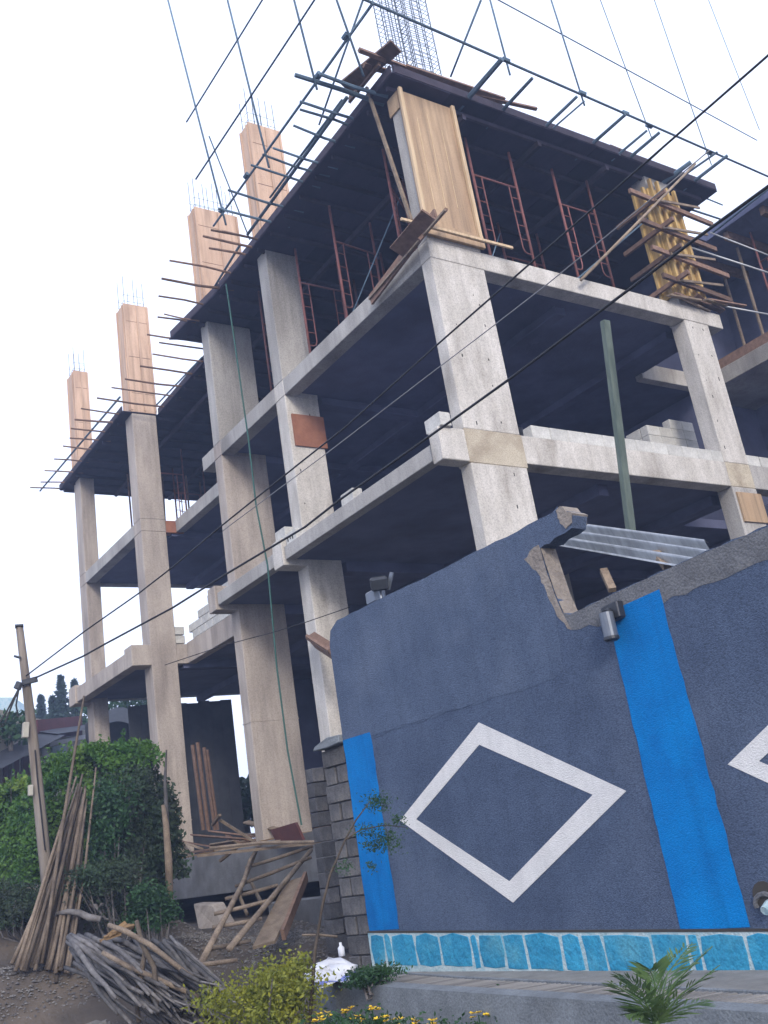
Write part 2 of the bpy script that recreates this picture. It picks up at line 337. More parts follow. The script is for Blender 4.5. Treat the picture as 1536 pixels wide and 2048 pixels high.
for k in range(6): build(MB().box((18.9,7.0+1.0*k,11.9),(21,7.12+1.0*k,12.1)), 'joist', M['wood'], wing)
for x, y_ in ((19.5,8.3),(20.3,9.4),(19.4,11.2),(20.2,12.2)): build(MB().tube([(x,y_,9.07),(x+.05,y_,11.9)], .04, 6), 'timber_prop', M['woodlt'], wing)
build(MB().box((18.8,9.0,9.07),(18.86,12.4,9.3)), 'edge_board', M['wood'], wing)
# blocks laid on floor 1: pieces share one mesh
bme = {}
def block(par, c, size, rz=0, mat='block', tilt=0):
    key = (tuple(round(x,3) for x in size), mat)
    if key not in bme:
        o = build(MB().box((-size[0]/2,-size[1]/2,-H), (size[0]/2,size[1]/2,size[2]-H)), 'block', M[mat], None, bevel=.008); bme[key] = o.data; bpy.data.objects.remove(o)
    o = bpy.data.objects.new('block', bme[key]); COL.objects.link(o); o.parent = par
    o.location = V(c)+V((0,0,H))-origin_of(par); o.rotation_euler = (tilt, 0, rz); return o
for z, xs in ((5.722, None),):
    x = 10.62
    while x < 15.1: block(bld, (x+.2,10.42,z), (.396,.2,.215), random.uniform(-.006,.006)); x += .4
for x in (16.25, 16.66): block(bld, (x,10.42,5.722), (.385,.2,.215))
# stepped block wall behind the right bay
ws = thing('block_partition', (13.9, 11.5, 5.72), 'half-built stepped block wall inside the right-hand bay', 'block wall')
xw0 = AY(1290,870,11.5).x+.18
build(MB().box((xw0-.2,11.4,5.5),(xw0+1.3,13,5.9)), 'plinth', M['slab'], ws)
for k, (n0, n1) in enumerate(((0,3),(0,3),(0,3),(0,3),(0,3),(2,3))):
    for j in range(n0, n1+1): block(ws, (xw0+j*.36,11.5,5.9+.205*k), (.355,.18,.202))
    for j in range(1, 5):
        if k < 5 and j < 6-k: block(ws, (xw0-.09,11.42+j*.36,5.9+.205*k), (.18,.355,.202))
for c, rz in (((8.9,13.05,5.53),math.pi/2),((8.9,15.05,5.53),math.pi/2),((8.9,15.44,5.7),math.pi/2),((8.85,10.44,5.70),math.pi/2)): block(bld, c, (.385,.2,.215), rz)
mk = MB()                                  # the dabs of black paint on the block
for k in range(3): mk.box((8.792,14.97+k*.09,5.585+.02*(k%2)), (8.8,15.0+k*.09,5.68))
build(mk, 'paint_mark', M['hole'], bld)
# low block parapet in the recessed bay
for k in range(4):
    for j in range(10):
        y = 18.9+.42*j+(.2 if k % 2 else 0)
        if y < 23.0-(0 if k < 2 else .6*(k-1)): block(bld, (RX+.1,y,5.722+.205*k), (.2,.4,.195))
for k in range(2): block(bld, (9.95,23.42,5.72+.23*k), (.42,.2,.2))
blk = MB(); blk.tube([(10.2,19.9,6.55),(10.2,19.95,6.75),(10.2,20.15,6.9),(10.2,20.35,6.75),(10.2,20.4,6.55)], [.05,.09,.1,.09,.05], 6)
build(blk, 'cement_lump', M['dtin'], None, 'dark bundle lying on the block parapet by the third column', 'bundle')

# ------------------------------------------------------------------ top deck formwork
deck = thing('slab_formwork_deck', (13, 15, 12.1), 'dark plywood slab formwork deck on joists over the top floor', 'formwork')
me0 = None
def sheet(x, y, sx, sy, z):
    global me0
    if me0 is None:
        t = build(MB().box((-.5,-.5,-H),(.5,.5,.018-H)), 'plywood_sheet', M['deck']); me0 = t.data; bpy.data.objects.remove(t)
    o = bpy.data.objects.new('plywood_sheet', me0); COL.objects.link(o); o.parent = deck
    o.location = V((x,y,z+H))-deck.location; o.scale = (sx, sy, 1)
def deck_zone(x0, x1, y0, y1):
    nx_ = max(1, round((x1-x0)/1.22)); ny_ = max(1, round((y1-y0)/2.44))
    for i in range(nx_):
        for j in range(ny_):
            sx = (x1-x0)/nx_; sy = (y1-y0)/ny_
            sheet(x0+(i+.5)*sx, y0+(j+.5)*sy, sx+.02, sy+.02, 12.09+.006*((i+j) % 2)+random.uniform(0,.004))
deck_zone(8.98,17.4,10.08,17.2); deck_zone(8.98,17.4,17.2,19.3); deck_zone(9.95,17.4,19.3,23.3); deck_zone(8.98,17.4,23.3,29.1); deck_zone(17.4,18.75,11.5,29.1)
build(MB().prism([(8.98,16.9,12.088),(8.98,19.3,12.088),(8.73,19.38,12.088)], (0,0,.018)), 'plywood_sheet', M['deck'], deck)
y = 10.35
while y < 29:
    xs = 9.05 if (y < 19.2 or y > 23.4) else 10.0
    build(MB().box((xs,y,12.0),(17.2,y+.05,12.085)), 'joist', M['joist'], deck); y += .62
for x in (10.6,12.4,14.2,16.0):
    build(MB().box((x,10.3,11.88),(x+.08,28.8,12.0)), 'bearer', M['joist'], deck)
def edge_board(a, b, h=.16, z=12.11, mat='joist'): build(MB().bar((*a, z+h/2), (*b, z+h/2), .03, h), 'edge_board', M[mat], deck)
edge_board((8.97,10.1),(8.97,17.0)); edge_board((8.97,17.05),(8.75,19.3)); edge_board((9.0,10.07),(14.4,10.07)); edge_board((14.45,10.07),(17.38,10.07))
edge_board((9.96,19.35),(9.96,23.25)); edge_board((8.97,23.35),(8.97,29.1)); edge_board((8.8,19.32),(9.9,19.32)); edge_board((9.0,29.12),(17,29.12)); edge_board((17.4,10.1),(17.4,14))
# joist ends sticking out over the left edge (outer pixel, edge pixel)
OUTL = [(590,150,726,195,.05),(640,148,733,179,.04),(600,203,704,236,.032),(600,219,695,251,.03),(587,251,671,281,.03),(546,296,637,325,.028),(525,309,621,340,.028),(502,330,603,363,.028),
 (456,380,570,413,.03),(437,417,543,444,.03),(422,460,495,475,.03),(406,472,476,488,.032),(418,496,482,508,.03),(339,521,443,543,.028),(323,557,432,574,.034),(317,592,384,605,.026),(315,634,357,640,.026),
 (328,628,364,635,.022),(294,669,337,675,.026),(318,685,382,694,.026),(305,708,393,721,.026),(280,732,371,746,.03),(250,758,354,771,.03),(223,775,332,790,.026),(194,796,318,812,.03),(162,817,240,828,.026),(149,839,218,844,.034),
 (142,857,203,863,.028),(139,876,192,880,.028),(126,892,182,898,.028),(108,918,150,922,.026),(89,941,139,944,.026),(81,964,132,966,.026),(60,975,128,978,.026)]
for x0,y0,x1,y1,r in OUTL:
    a = AZ(x0,y0,12.2+random.uniform(-.03,.05)); b = AZ(x1,y1,12.14); b += (b-a).normalized()*.4
    m_ = (a+b)/2+V((0,random.uniform(-.03,.03),random.uniform(-.02,.02)))
    r *= .85; build(MB().tube([a,m_,b], [r*.9,r,r]), 'joist_end', M['pole'] if y0 < 460 else M['wood'], deck)
OUTR = [(1065,156,997,229,.034),(1154,193,1086,258,.032),(1169,202,1101,261,.018),(1251,229,1176,295,.034),(1294,261,1251,297,.026),(1319,265,1255,319,.034),(1351,272,1290,328,.022),(1382,324,1355,344,.05),(1455,311,1394,358,.036),(1435,304,1373,347,.024),(1004,118,933,200,.05)]
for x0,y0,x1,y1,r in OUTR:
    a = AZ(x0,y0,12.22); b = AZ(x1,y1,12.15); b += (b-a).normalized()*.35
    build(MB().tube([a,(a+b)/2,b], [r*.9,r,r]), 'joist_end', M['pole'], deck)
for (x0,y0,x1,y1,w_,h_) in ((718,100,850,150,.07,.07),(728,130,770,142,.09,.05),(808,140,1005,205,.2,.05),(930,187,1073,218,.06,.05),(690,175,792,92,.26,.05),(1220,293,1350,345,.07,.06),(700,195,760,120,.05,.3)):
    a = AZ(x0,y0,12.36); b = AZ(x1,y1,12.40)
    build(MB().bar(a,b,w_,h_,roll=.3), 'plank', M['wood'], deck)

# ------------------------------------------------------------------ pole screens over the deck
def pole(par, pts, r, name='pole', mat='pole', n=6):
    pts = [V(p) for p in pts]
    if len(pts) == 2: pts = [pts[0], (pts[0]+pts[1])/2+V((random.uniform(-.02,.02),)*3), pts[1]]
    r *= .8 if mat == 'pole' else 1
    return build(MB().tube(pts, [r*1.05]+[r]*(len(pts)-2)+[r*.92], n), name, M[mat], par, smooth=True)
scl = thing('pole_screen', (8, 16, 12.2), 'left-hand lattice of thin poles leaning out over the long side of the top deck', 'scaffold', 'pole lattices round the top deck')
def node(x, y, Yv): return AY(x, y, Yv)
def zline(x, y, z): return AZ(x, y, z)
nodesY = {}
vs = [[(336,0),(391,215),(417,319),(443,420),(452,450)], [(455,0),(474,81),(502,192),(538,335)], [(588,0),(598,46),(634,179)], [(673,0),(696,65),(727,152)]]
base = [zline(443,420,12.4).y, zline(538,288,12.4).y, zline(640,143,12.4).y, zline(699,60,12.4).y]
for pl, Yb in zip(vs, base):
    p = [node(x, y_, Yb) for x, y_ in pl]; d = (p[0]-p[-1]).normalized(); p = [p[-1], p[0]+d*1.6]
    pole(scl, p, .024)
def line_at(par, pts, Ys, r, ext=(0,0), **kw):
    p = [AY(x, y_, Yq) for (x, y_), Yq in zip(pts, Ys)]; d = (p[-1]-p[0]).normalized(); pole(par, [p[0]-d*ext[0], p[-1]+d*ext[1]], r, **kw)
p = [zline(746,6,12.4), zline(427,452,12.4)]; pole(scl, p, .032)
Ya, Yb = base[0], base[2]
line_at(scl, [(411,329),(598,46)], [base[0], base[2]], .024, (.5,3))
line_at(scl, [(391,215),(474,81)], [base[0], base[1]], .022, (.5,3))
pole(scl, [zline(694,195,12.18), zline(495,469,12.18)], .045); pole(scl, [zline(684,200,12.24), zline(540,395,12.24)], .03); pole(scl, [zline(480,490,12.2), zline(430,572,12.2)], .035)
pole(scl, [AY(726,0,11.0), AY(638,250,13.0)], .028)
pole(scl, [zline(404,715,12.22), zline(311,812,12.22)], .03); pole(scl, [zline(240,794,12.22), zline(80,982,12.22)], .035)
pole(scl, [AY(418,272,base[0]+.3), AY(500,480,base[0]+.3)], .018)
for x, y_ in ((443,420),(690,72),(635,150),(492,351)): 
    c = zline(x,y_,12.4); build(MB().tube([c-V((0,.06,0)),c+V((0,.06,0))], .042), 'clamp', M['pole'], scl)
scr = thing('pole_screen', (14, 9, 12.2), 'right-hand lattice of thin poles rising above the short side of the top deck', 'scaffold', 'pole lattices round the top deck')
a = zline(736,2,12.42); b = zline(1536,353,12.42); d = (b-a).normalized(); pole(scr, [a-d*.2, b+d*2], .03)
Yr = (a.y+b.y)/2; Xs = [zline(x,y_,12.42).x for x,y_ in ((1012,125),(1165,190),(1295,250),(1412,300))]
for pl, Xq in zip([[(980,0),(1020,150)],[(1102,0),(1169,211)],[(1201,0),(1303,275)],[(1309,0),(1423,330)]], Xs):
    p = [AX(x,y_,Xq) for x,y_ in pl]; d = (p[0]-p[1]).normalized(); pole(scr, [p[1], p[0]+d*1.5], .022 if Xq < Xs[2] else .014)
p = [AX(1417,0,Xs[3]+1.4), AX(1519,260,Xs[3]+1.4)]; pole(scr, p, .011)
p0 = AX(1122,68,Xs[1]); p1 = AX(1251,138,Xs[2]); d = (p1-p0).normalized(); pole(scr, [p0-d*2, p1+d*4.5], .016)
pole(scr, [AX(962,0,10.9), AX(901,154,10.7)], .026)
for x, y_ in ((1012,120),(1165,186),(1251,226),(1298,252),(1418,306)):
    c = zline(x,y_,12.42); build(MB().tube([c-V((.07,0,0)),c+V((.07,0,0))], .042), 'clamp', M['pole'], scr)
# long brace poles by the right column
br = thing('brace_pole', AY(1165,557,10.2), 'long pale brace pole leaning past the yellow column formwork', 'pole')
pole(br, [AY(1162,560,10.15), AY(1390,328,9.7)], .03, 'shaft', 'woodlt'); 
br2 = thing('brace_pole', AY(1150,560,10.6), 'thin dark brace pole behind the pale one on the upper right floor', 'pole')
pole(br2, [AY(1150,562,10.5), AY(1310,425,10.4)], .025, 'shaft', 'pole')
rl = thing('guard_rail', AX(1440,470,18.0), 'thin guard rails across the gap beside the yellow column formwork', 'rail')
pole(rl, [AX(1378,494,17.2), AX(1600,566,19.0)], .02, 'rail', 'pipe'); pole(rl, [AX(1420,465,17.6), AX(1600,535,19.2)], .016, 'rail', 'pipe'); pole(rl, [AX(1445,612,17.2), AX(1600,640,19.0)], .018, 'rail', 'pipe')
pole(rl, [AZ(1425,466,12.1), AZ(1560,360,12.1)], .03, 'rail', 'pole'); pole(rl, [AZ(1385,385,12.15), AZ(1445,410,12.15)], .022, 'rail', 'pole'); pole(rl, [AZ(1370,415,12.15), AZ(1440,438,12.15)], .03, 'rail', 'pole')

# ------------------------------------------------------------------ column forms
def col_form(name, lab, x0, y0, x1, y1, z0, z1, mat, par=None, bars=4, barh=.9, grp=None):
    t = thing(name, ((x0+x1)/2,(y0+y1)/2,z0), lab, 'formwork', grp); th = .02
    fp_ = build(MB().box((x0-th,y0-th,z0),(x1+th,y0,z1)), 'front_panel', M[mat], t); build(MB().box((x0-th,y0+.001,z0),(x0,y1-.001,z1-.04)), 'side_panel', M[mat], t)
    build(MB().box((x0-th,y1,z0),(x1+th,y1+th,z1)), 'back_panel', M[mat], t); build(MB().box((x1,y0+.001,z0),(x1+th,y1-.001,z1-.02)), 'side_panel', M[mat], t)
    for fx in (0.0, .55, 1.0):
        xx = x0-th+(x1-x0+2*th-.05)*fx; build(MB().box((xx,y0-th-.025,z0+.05),(xx+.05,y0-th-.002,z1-.03)), 'batten', M['batten' if mat == 'ply' else mat], fp_)
    for yy in (y0+.02, y1-.07): build(MB().box((x0-th-.025,yy,z0+.05),(x0-th-.002,yy+.05,z1-.05)), 'batten', M[mat], t)
    for k in range(3):
        z = z0+(k+.5)*(z1-z0)/3; build(MB().box((x0-th-.003,y0-th-.004,z),(x1+th+.003,y0-th-.0005,z+.012)), 'sheet_joint', M['wood'], fp_)
    for i in range(bars):
        for yy in (y0+.05, y1-.05):
            xx = x0+.05+(x1-x0-.1)*i/max(1, bars-1); q = random.uniform(-.015,.015)
            build(MB().tube([(xx,yy,z0+.2),(xx+q,yy,z1+barh*random.uniform(.75,1.1))], .009, 5), 'starter_bar', M['rebar'], t)
    for k in range(2): 
        z = z1+.12+.2*k; build(MB().tube([(x0+.04,y0+.04,z),(x1-.04,y0+.04,z),(x1-.04,y1-.04,z),(x0+.04,y1-.04,z),(x0+.04,y0+.05,z)], .006, 4), 'stirrup', M['rebar'], t)
    return t
ord_ = ['pinkish plywood column form above the deck, nearest the deck corner, with thin bars on top', 'widest pinkish plywood column form above the deck, second from the corner',
        'tall pinkish plywood column form above the deck, third from the corner', 'small farthest plywood column form at the left end of the deck']
tops = [AX(480,268,9.22).z, AX(376,432,9.22).z, AX(236,622,9.22).z, AX(136,757,9.22).z]
for (a,b,c,d), zt, lab in zip(cols[1:], tops, ord_): col_form('column_form', lab, a,b,c,d, 12.12, zt, 'plypink', bars=5 if c-a > .7 else 3, grp='column forms rising above the deck')
# corner column form on floor 2
cf = thing('column_form', (9.8,10.43,9.05), 'tan plywood form round the corner column of the top floor', 'formwork', 'column forms of the top floor')
build(MB().box((9.22,10.30,9.05),(10.33,10.56,12.02)), 'concrete_core', M['conc'], cf)
fp_ = build(MB().box((9.19,10.262,9.32),(10.36,10.297,11.98)), 'front_panel', M['ply'], cf)
build(MB().box((9.19,10.31,11.65),(9.215,10.60,12.0)), 'side_panel', M['ply'], cf)
for x in (9.19, 10.31): build(MB().box((x-.02,10.20,9.25),(x+.05,10.26,12.0)), 'batten', M['batten'], fp_, bevel=.006)
for x, z0, z1 in ((9.48,9.6,11.5),(9.72,9.7,11.65),(9.98,9.8,11.4)): build(MB().box((x,10.256,z0),(x+.012,10.2615,z1)), 'panel_seam', M['batten'], fp_)
for z in (9.10,9.24): build(MB().box((9.17,10.23,z),(10.40,10.295,z+.1)), 'waler', M['ply'], cf, bevel=.005)
# loose members round that form
pk = thing('timber_clamp', AY(850,450,10.2), 'loose boards and a stick clamped round the foot of the corner column form', 'timber')
build(MB().bar(AY(802,438,10.1),AY(1025,496,10.1),.035,.045), 'stick', M['batten'], pk)
build(MB().bar(AX(742,600,9.1),AX(872,428,9.02),.04,.2), 'board', M['wood'], pk); build(MB().bar(AX(738,598,9.06),AX(890,420,8.95),.03,.03), 'stick', M['woodlt'], pk)
build(MB().bar(AX(795,505,8.95),AX(860,430,8.9),.3,.04,roll=.5), 'board', M['wood'], pk); build(MB().bar(AY(838,480,10.15),AY(893,418,9.9),.05,.05), 'board', M['wood'], pk)
lp = thing('timber_prop', AX(822,440,9.1), 'long slanting timber prop from deck corner down to the corner column foot', 'timber')
build(MB().bar(AX(822,440,9.12),AX(733,175,8.95),.05,.05), 'shaft', M['woodlt'], lp)
# yellow form on the right column
yf = thing('column_form', (15.68,10.45,9.05), 'bright yellow column form with dark clamps on the right-hand column', 'formwork', 'column forms of the top floor')
yp_ = build(MB().box((15.30,10.25,9.25),(16.06,10.29,11.72)), 'front_panel', M['yellow'], yf); build(MB().box((15.26,10.26,9.25),(15.295,10.66,11.7)), 'side_panel', M['yellow'], yf)
build(MB().box((15.33,10.3,9.05),(16.04,10.64,12.05)), 'concrete_core', M['conc'], yf)
for x in (15.30,15.52,15.76,16.0): build(MB().box((x,10.17,9.2),(x+.06,10.245,11.8+.1*(x<15.6))), 'batten', M['yellow'], yp_, bevel=.006)
for y_ in (10.3,10.55): build(MB().box((15.18,y_,9.2),(15.255,y_+.06,11.75)), 'batten', M['yellow'], yf, bevel=.006)
for k, z in enumerate((9.35,9.95,10.55,11.2)):
    build(MB().bar((14.75-.1*k,10.10,z+.10),(16.75+.15*(k%2),10.10,z-.06),.06,.1), 'clamp', M['wood'], yf); build(MB().bar((15.14,9.8,z+.08),(15.14,11.1,z+.08),.06,.09), 'clamp', M['wood'], yf)
    build(MB().bar((15.1,10.03,z+.02),(16.5,10.03,z+.2),.03,.05), 'wedge', M['woodlt'], yf)
db = thing('scrap_timber', (16.0,10.2,9.06), 'scrap boards heaped at the foot of the yellow column form', 'timber')
for k in range(9):
    a = V((14.9+.15*k,10.15+random.uniform(-.1,.1),9.1+.05*(k%3))); b = a+V((random.uniform(.7,1.2),random.uniform(-.1,.25),random.uniform(-.05,.15)))
    build(MB().bar(a,b,random.uniform(.06,.14),.03,roll=random.uniform(-.5,.5)), 'board', M['wood' if k%3 else 'woodlt'], db)

# reinforcement cage over the corner column
rc = thing('rebar_cage', (9.8,10.43,12.12), 'tall reinforcement cage standing on the corner column above the deck', 'rebar')
for cx0, cx1 in ((9.27,9.72),(9.80,10.33)):
    for i in range(4):
        for yy in (10.33,10.56):
            xx = cx0+(cx1-cx0)*i/3; q = random.uniform(-.02,.02); build(MB().tube([(xx,yy,12.1),(xx+q,yy+q,15.2)], .0105, 5), 'bar', M['rebar'], rc)
    z = 12.3
    while z < 15.1:
        j = random.uniform(-.03,.03); build(MB().tube([(cx0,10.31,z),((cx0+cx1)/2,10.29,z+j),(cx1,10.31,z+j),(cx1,10.58,z),(cx0,10.58,z-j),(cx0,10.32,z)], .007, 4), 'stirrup', M['rebar'], rc); z += .105

# ------------------------------------------------------------------ steel shoring frames on floor 2
def shore(a, b, lab, z0=9.05, z1=11.95):
    a = V((a[0],a[1],z0)); b = V((b[0],b[1],z0)); d = (b-a).normalized(); hh = z1-z0; u = V((0,0,1))
    t = thing('shoring_frame', (a+b)/2, lab, 'shoring frame', 'red shoring frames under the deck')
    for p in (a,b): build(MB().tube([p,p+u*hh], .026, 8), 'post', M['redsteel'], t, smooth=True)
    zt = hh*.72; build(MB().tube([a+u*zt,b+u*zt], .02, 6), 'crossbar', M['redsteel'], t, smooth=True)
    for p, s_ in ((a,1),(b,-1)):
        q = p+d*(.2*s_); zb = hh*.22
        lr_ = build(MB().tube([q+u*zt,q+u*(zb+.12),q-d*(.03*s_)+u*(zb+.03),q-d*(.09*s_)+u*zb,p+u*zb], .014, 6), 'ladder_rail', M['redsteel'], t, smooth=True)
        for k in range(4): build(MB().tube([p+u*(zb+.3*(k+1)),q+u*(zb+.3*(k+1))], .01, 5), 'rung', M['redsteel'], lr_)
    for p in (a,b): build(MB().box(p-V((.06,.06,0)),p+V((.06,.06,.012))), 'base_plate', M['redsteel'], t)
    return t
def f2(x, y): return AZ(x, y, 9.05)
shore((11.0,10.75),(12.05,10.75),'red steel shoring frame just right of the corner column'); shore((13.2,10.8),(14.15,10.8),'red steel shoring frame left of the yellow column form')
shore((10.9,12.4),(12.0,12.4),'shadowed shoring frame in the second row behind the corner column'); shore((13.3,12.6),(14.4,12.6),'shadowed shoring frame in the second row behind the yellow form')
shore((9.75,11.6),(10.6,12.2),'red steel shoring frame just left of the corner column'); shore((9.65,13.4),(10.65,13.5),'red steel shoring frame midway between corner column and second column')
shore((9.7,14.9),(10.7,14.9),'red steel shoring frame close to the right of the second column'); shore((9.7,16.6),(10.7,16.7),'red steel shoring frame between second and third column')
shore((11.5,14.4),(11.5,15.5),'shoring frame deep in shadow behind the second column'); shore((10.6,19.7),(10.6,20.8),'red steel shoring frame in the recessed bay of the top floor')
shore((10.3,25.0),(11.3,25.0),'shoring frame seen against the sky left of the fourth column'); shore((11.6,26.4),(12.6,26.4),'shoring frame seen against the sky in the recessed bay')
shore((19.3,9.6),(19.3,10.7),'red steel shoring frame on the wing at the right edge', 9.07)
for a, b, lab in (((11.0,10.8,9.3),(13.2,12.5,11.6),'thin diagonal tie rod between the front and rear shoring frames'),((10.2,11.8,11.3),(9.75,13.4,9.5),'thin diagonal tie rod left of the corner column')):
    build(MB().tube([a,b], .012, 5), 'tie_rod', M['pole'], None, lab, 'rod')
# small sticks against the sky under the far deck edge
for k, (x, y_) in enumerate(((11.0,27.0),(11.5,27.2),(12.3,27.0),(13.0,27.4),(13.4,27.0),(14.0,27.1),(10.5,27.2))):
    build(MB().tube([(x,y_,9.03),(x+random.uniform(-.1,.1),y_,12.0)], .03, 5), 'timber_prop', M['wood'], None, 'thin far timber prop on the top floor, '+['just right of the far column','second right of the far column','left of the fourth column','right of the fourth column','second right of the fourth column','rightmost against the sky','nearest the far column'][k], 'prop', 'timber props at the far end')
# plywood scraps on columns
build(MB().box((9.3,15.26,7.62),(10.02,15.295,8.3)), 'plywood_patch', M['redply'], None, 'brown plywood sheet left on the second column just under the floor beam', 'plywood')
build(MB().box((15.38,10.262,4.55),(16.08,10.297,5.12)), 'plywood_patch', M['ply'], None, 'pale plywood patch on the right column just below the block course', 'plywood')
ch = thing('wooden_trough', AX(640,1300,9.0), 'short purple-grey wooden trough leaning on the lower second column', 'trough')
a, b = AX(622,1282,9.05), AX(668,1312,8.8)
build(MB().bar(a,b,.3,.05,roll=.9), 'bottom_board', M['wood'], ch); build(MB().bar(a+V((0,0,.1)),b+V((0,0,.1)),.2,.04,roll=-.5), 'side_board', M['wood'], ch)
gp = thing('green_post', AX(1262,1060,8.4), 'tall leaning weathered green post rising behind the painted wall', 'post')
build(MB().bar(AX(1265,1088,8.4),AX(1210,642,8.4),.075,.1), 'shaft', M['green'], gp, bevel=.008)
rp = MB(); P_ = [(452,568),(470,690),(497,880),(512,1010),(535,1130),(553,1330),(575,1500),(603,1650)]
rp.tube([AX(x,y_,8.68) for x,y_ in P_], .017, 5)
build(rp, 'hanging_rope', M['rope'], None, 'long green rope hanging from the deck edge past the third column', 'rope')

# ------------------------------------------------------------------ ground floor interior
hb = thing('hoarding', (12,27,.5), 'dark sheet hoarding closing the back of the ground floor', 'hoarding')
c0, c1 = AY(300,1398,26.5), AY(470,1392,26.5)
x = 9.7; z1 = AY(430,1402,26.5).z
while x < AY(470,1500,26.5).x: 
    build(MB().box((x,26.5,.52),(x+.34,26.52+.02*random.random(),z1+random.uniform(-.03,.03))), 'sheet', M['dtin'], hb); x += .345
for k, (px, top) in enumerate(((385,1490),(395,1485),(408,1495),(413,1500))):
    a = AY(px+22,1660,21.5+.1*k); b = AY(px,top,21.5+.1*k); build(MB().tube([a,b], .045, 6), 'stacked_pole', M['wood'], None, ['first','second','third','fourth'][k]+' pole from the left standing in the dark ground floor behind the fourth column', 'pole', 'poles stored on the ground floor')
fl = build(MB().box((9.12,17.0,.523),(13,26,.55)), 'sawdust_layer', M['saw'], None, kind='stuff')
lm = MB()
rubble = thing('debris_heap', (10,20.5,.55), 'heap of broken boards and sawdust on the ground slab between the columns', 'debris')
for k in range(26):
    a = V((random.uniform(9.2,10.6),random.uniform(17.0,22.2),.58+.03*(k%4))); an = random.uniform(-.6,.6)+1.4; L_ = random.uniform(.8,2.2)
    b = a+V((math.cos(an)*L_*.5,math.sin(an)*L_,random.uniform(-.05,.35)))
    build(MB().bar(a,b,random.uniform(.06,.16),.03,roll=random.uniform(-.6,.6)), 'board', M['woodlt' if k % 3 == 0 else 'wood'], rubble)
for px0,py0,px1,py1,dd in ((440,1640,520,1690,19.3),(425,1650,440,1630,19.5),(430,1700,560,1682,18.2),(395,1712,640,1685,17.9),(440,1722,480,1690,18.5)):
    build(MB().bar(AD(px0,py0,dd),AD(px1,py1,dd-.4),.05,.045), 'board', M['woodlt'], rubble)
rs = MB(); q = [AX(540,1660,8.9),AX(590,1645,8.9),AX(606,1680,8.9),AX(555,1690,8.9)]
rs.prism(q, (.05,0,0)); build(rs, 'rusty_sheet', pm('rust_red_sheet', (.10,.035,.03), (.07,.025,.025), 6, .8, .4), None, 'dark red metal sheet leaning at the foot of the third column', 'sheet')
bx_ = MB(); bx_.box((9.0,16.4,-.3),(9.06,17.5,.3)); 

# ------------------------------------------------------------------ painted boundary wall
WA = R(94.5); WP = V((6.25,10.05,0)); WD = V((-math.cos(WA),-math.sin(WA),0)); WN = V((WD.y,-WD.x,0))
if WN.x > 0: WN = -WN
def W(s, z, off=0): p = WP+WD*s+WN*off; return V((p.x,p.y,z))
bw = thing('boundary_wall', W(2.5,-1.25), 'tall grey-blue rendered wall with blue bands and a white diamond outline', 'wall')
def jag(pts, amp, step=.12, keep=()):
    out = []
    for i in range(len(pts)-1):
        a, b = pts[i], pts[i+1]; L_ = math.hypot(b[0]-a[0], b[1]-a[1]); n = max(1, int(L_/step))
        for k in range(n):
            t = k/n; j = amp if k else amp*.3; out.append((a[0]+(b[0]-a[0])*t+random.uniform(-j,j), a[1]+(b[1]-a[1])*t+random.uniform(-j,j)))
    out.append(pts[-1]); return out
top = jag([(-.05,2.42),(.0,2.58),(.16,2.67),(2,2.69),(3.73,2.73)], .008, .15)+jag([(3.80,2.76),(3.97,2.62),(3.92,2.52),(3.76,2.50),(3.50,2.46),(3.515,2.3),(3.555,2.0),(3.60,1.80)], .016, .06)+jag([(3.68,1.76),(4.2,1.81),(5.2,1.87),(9,1.95)], .01, .12)
outline = [(9,-1.45),(-.05,-1.25)]+top
build(MB().prism([W(s_,z,0) for s_,z in outline], -WN*.2), 'rendered_panel', M['wallp'], bw)
def patch(name, pts, off, mat, par=bw, th=.004): return build(MB().prism([W(s_,z,off) for s_,z in pts], -WN*th), name, mat, par)
# bare render round the broken corner and along the top
low = jag([(9,1.70),(5.2,1.61),(4.1,1.58),(3.75,1.60)], .025, .1); left_ = None
patch('bare_render_edge', low+[(3.66,1.62),(3.60,1.80),(3.68,1.757),(4.2,1.80),(5.2,1.86),(9,1.94)], .004, M['bare'])
patch('broken_render_edge', jag([(3.66,1.62),(3.53,1.78),(3.47,2.0),(3.43,2.2),(3.33,2.36),(3.27,2.42),(3.36,2.47),(3.49,2.5),(3.50,2.44)], .016, .05)+jag([(3.51,2.3),(3.55,2.0),(3.60,1.80)], .006, .1), .005, M['reveal'])
build(MB().prism([W(s_,z,-.21) for s_,z in jag([(3.79,2.735),(3.84,2.76),(3.97,2.64),(3.94,2.56),(3.85,2.53),(3.80,2.6),(3.79,2.735)], .014, .03)[:-1]], WN*.218), 'broken_render', M['reveal'], bw)
rev = MB(); rv = [(3.50,2.47),(3.52,2.3),(3.56,2.0),(3.61,1.79)]
for i in range(3):
    a, b = rv[i], rv[i+1]; rev.add([W(a[0]+.004,a[1],-.0),W(b[0]+.004,b[1],0),W(b[0]+.012,b[1],-.2),W(a[0]+.012,a[1],-.2)], [(0,1,2,3)])
build(rev, 'opening_reveal', M['reveal'], bw)
def band(s0, s1, z0, z1, sk=0):
    r_ = random.uniform
    l = [(s0+r_(-.006,.006), z0+(z1-z0)*k/24) for k in range(25)]; r2 = [(s1+sk*k/24+r_(-.009,.009), z0+(z1-z0)*k/24) for k in range(25)]
    return l+r2[::-1]
patch('blue_band', band(-.045,.49,-.80,1.28), .005, M['blue'])
patch('blue_band', band(4.10,4.74,-.955,1.66,-.04)[:25]+band(4.10,4.74,-.955,1.70,-.06)[25:], .007, M['blue'])
bc = (2.26,.2); 
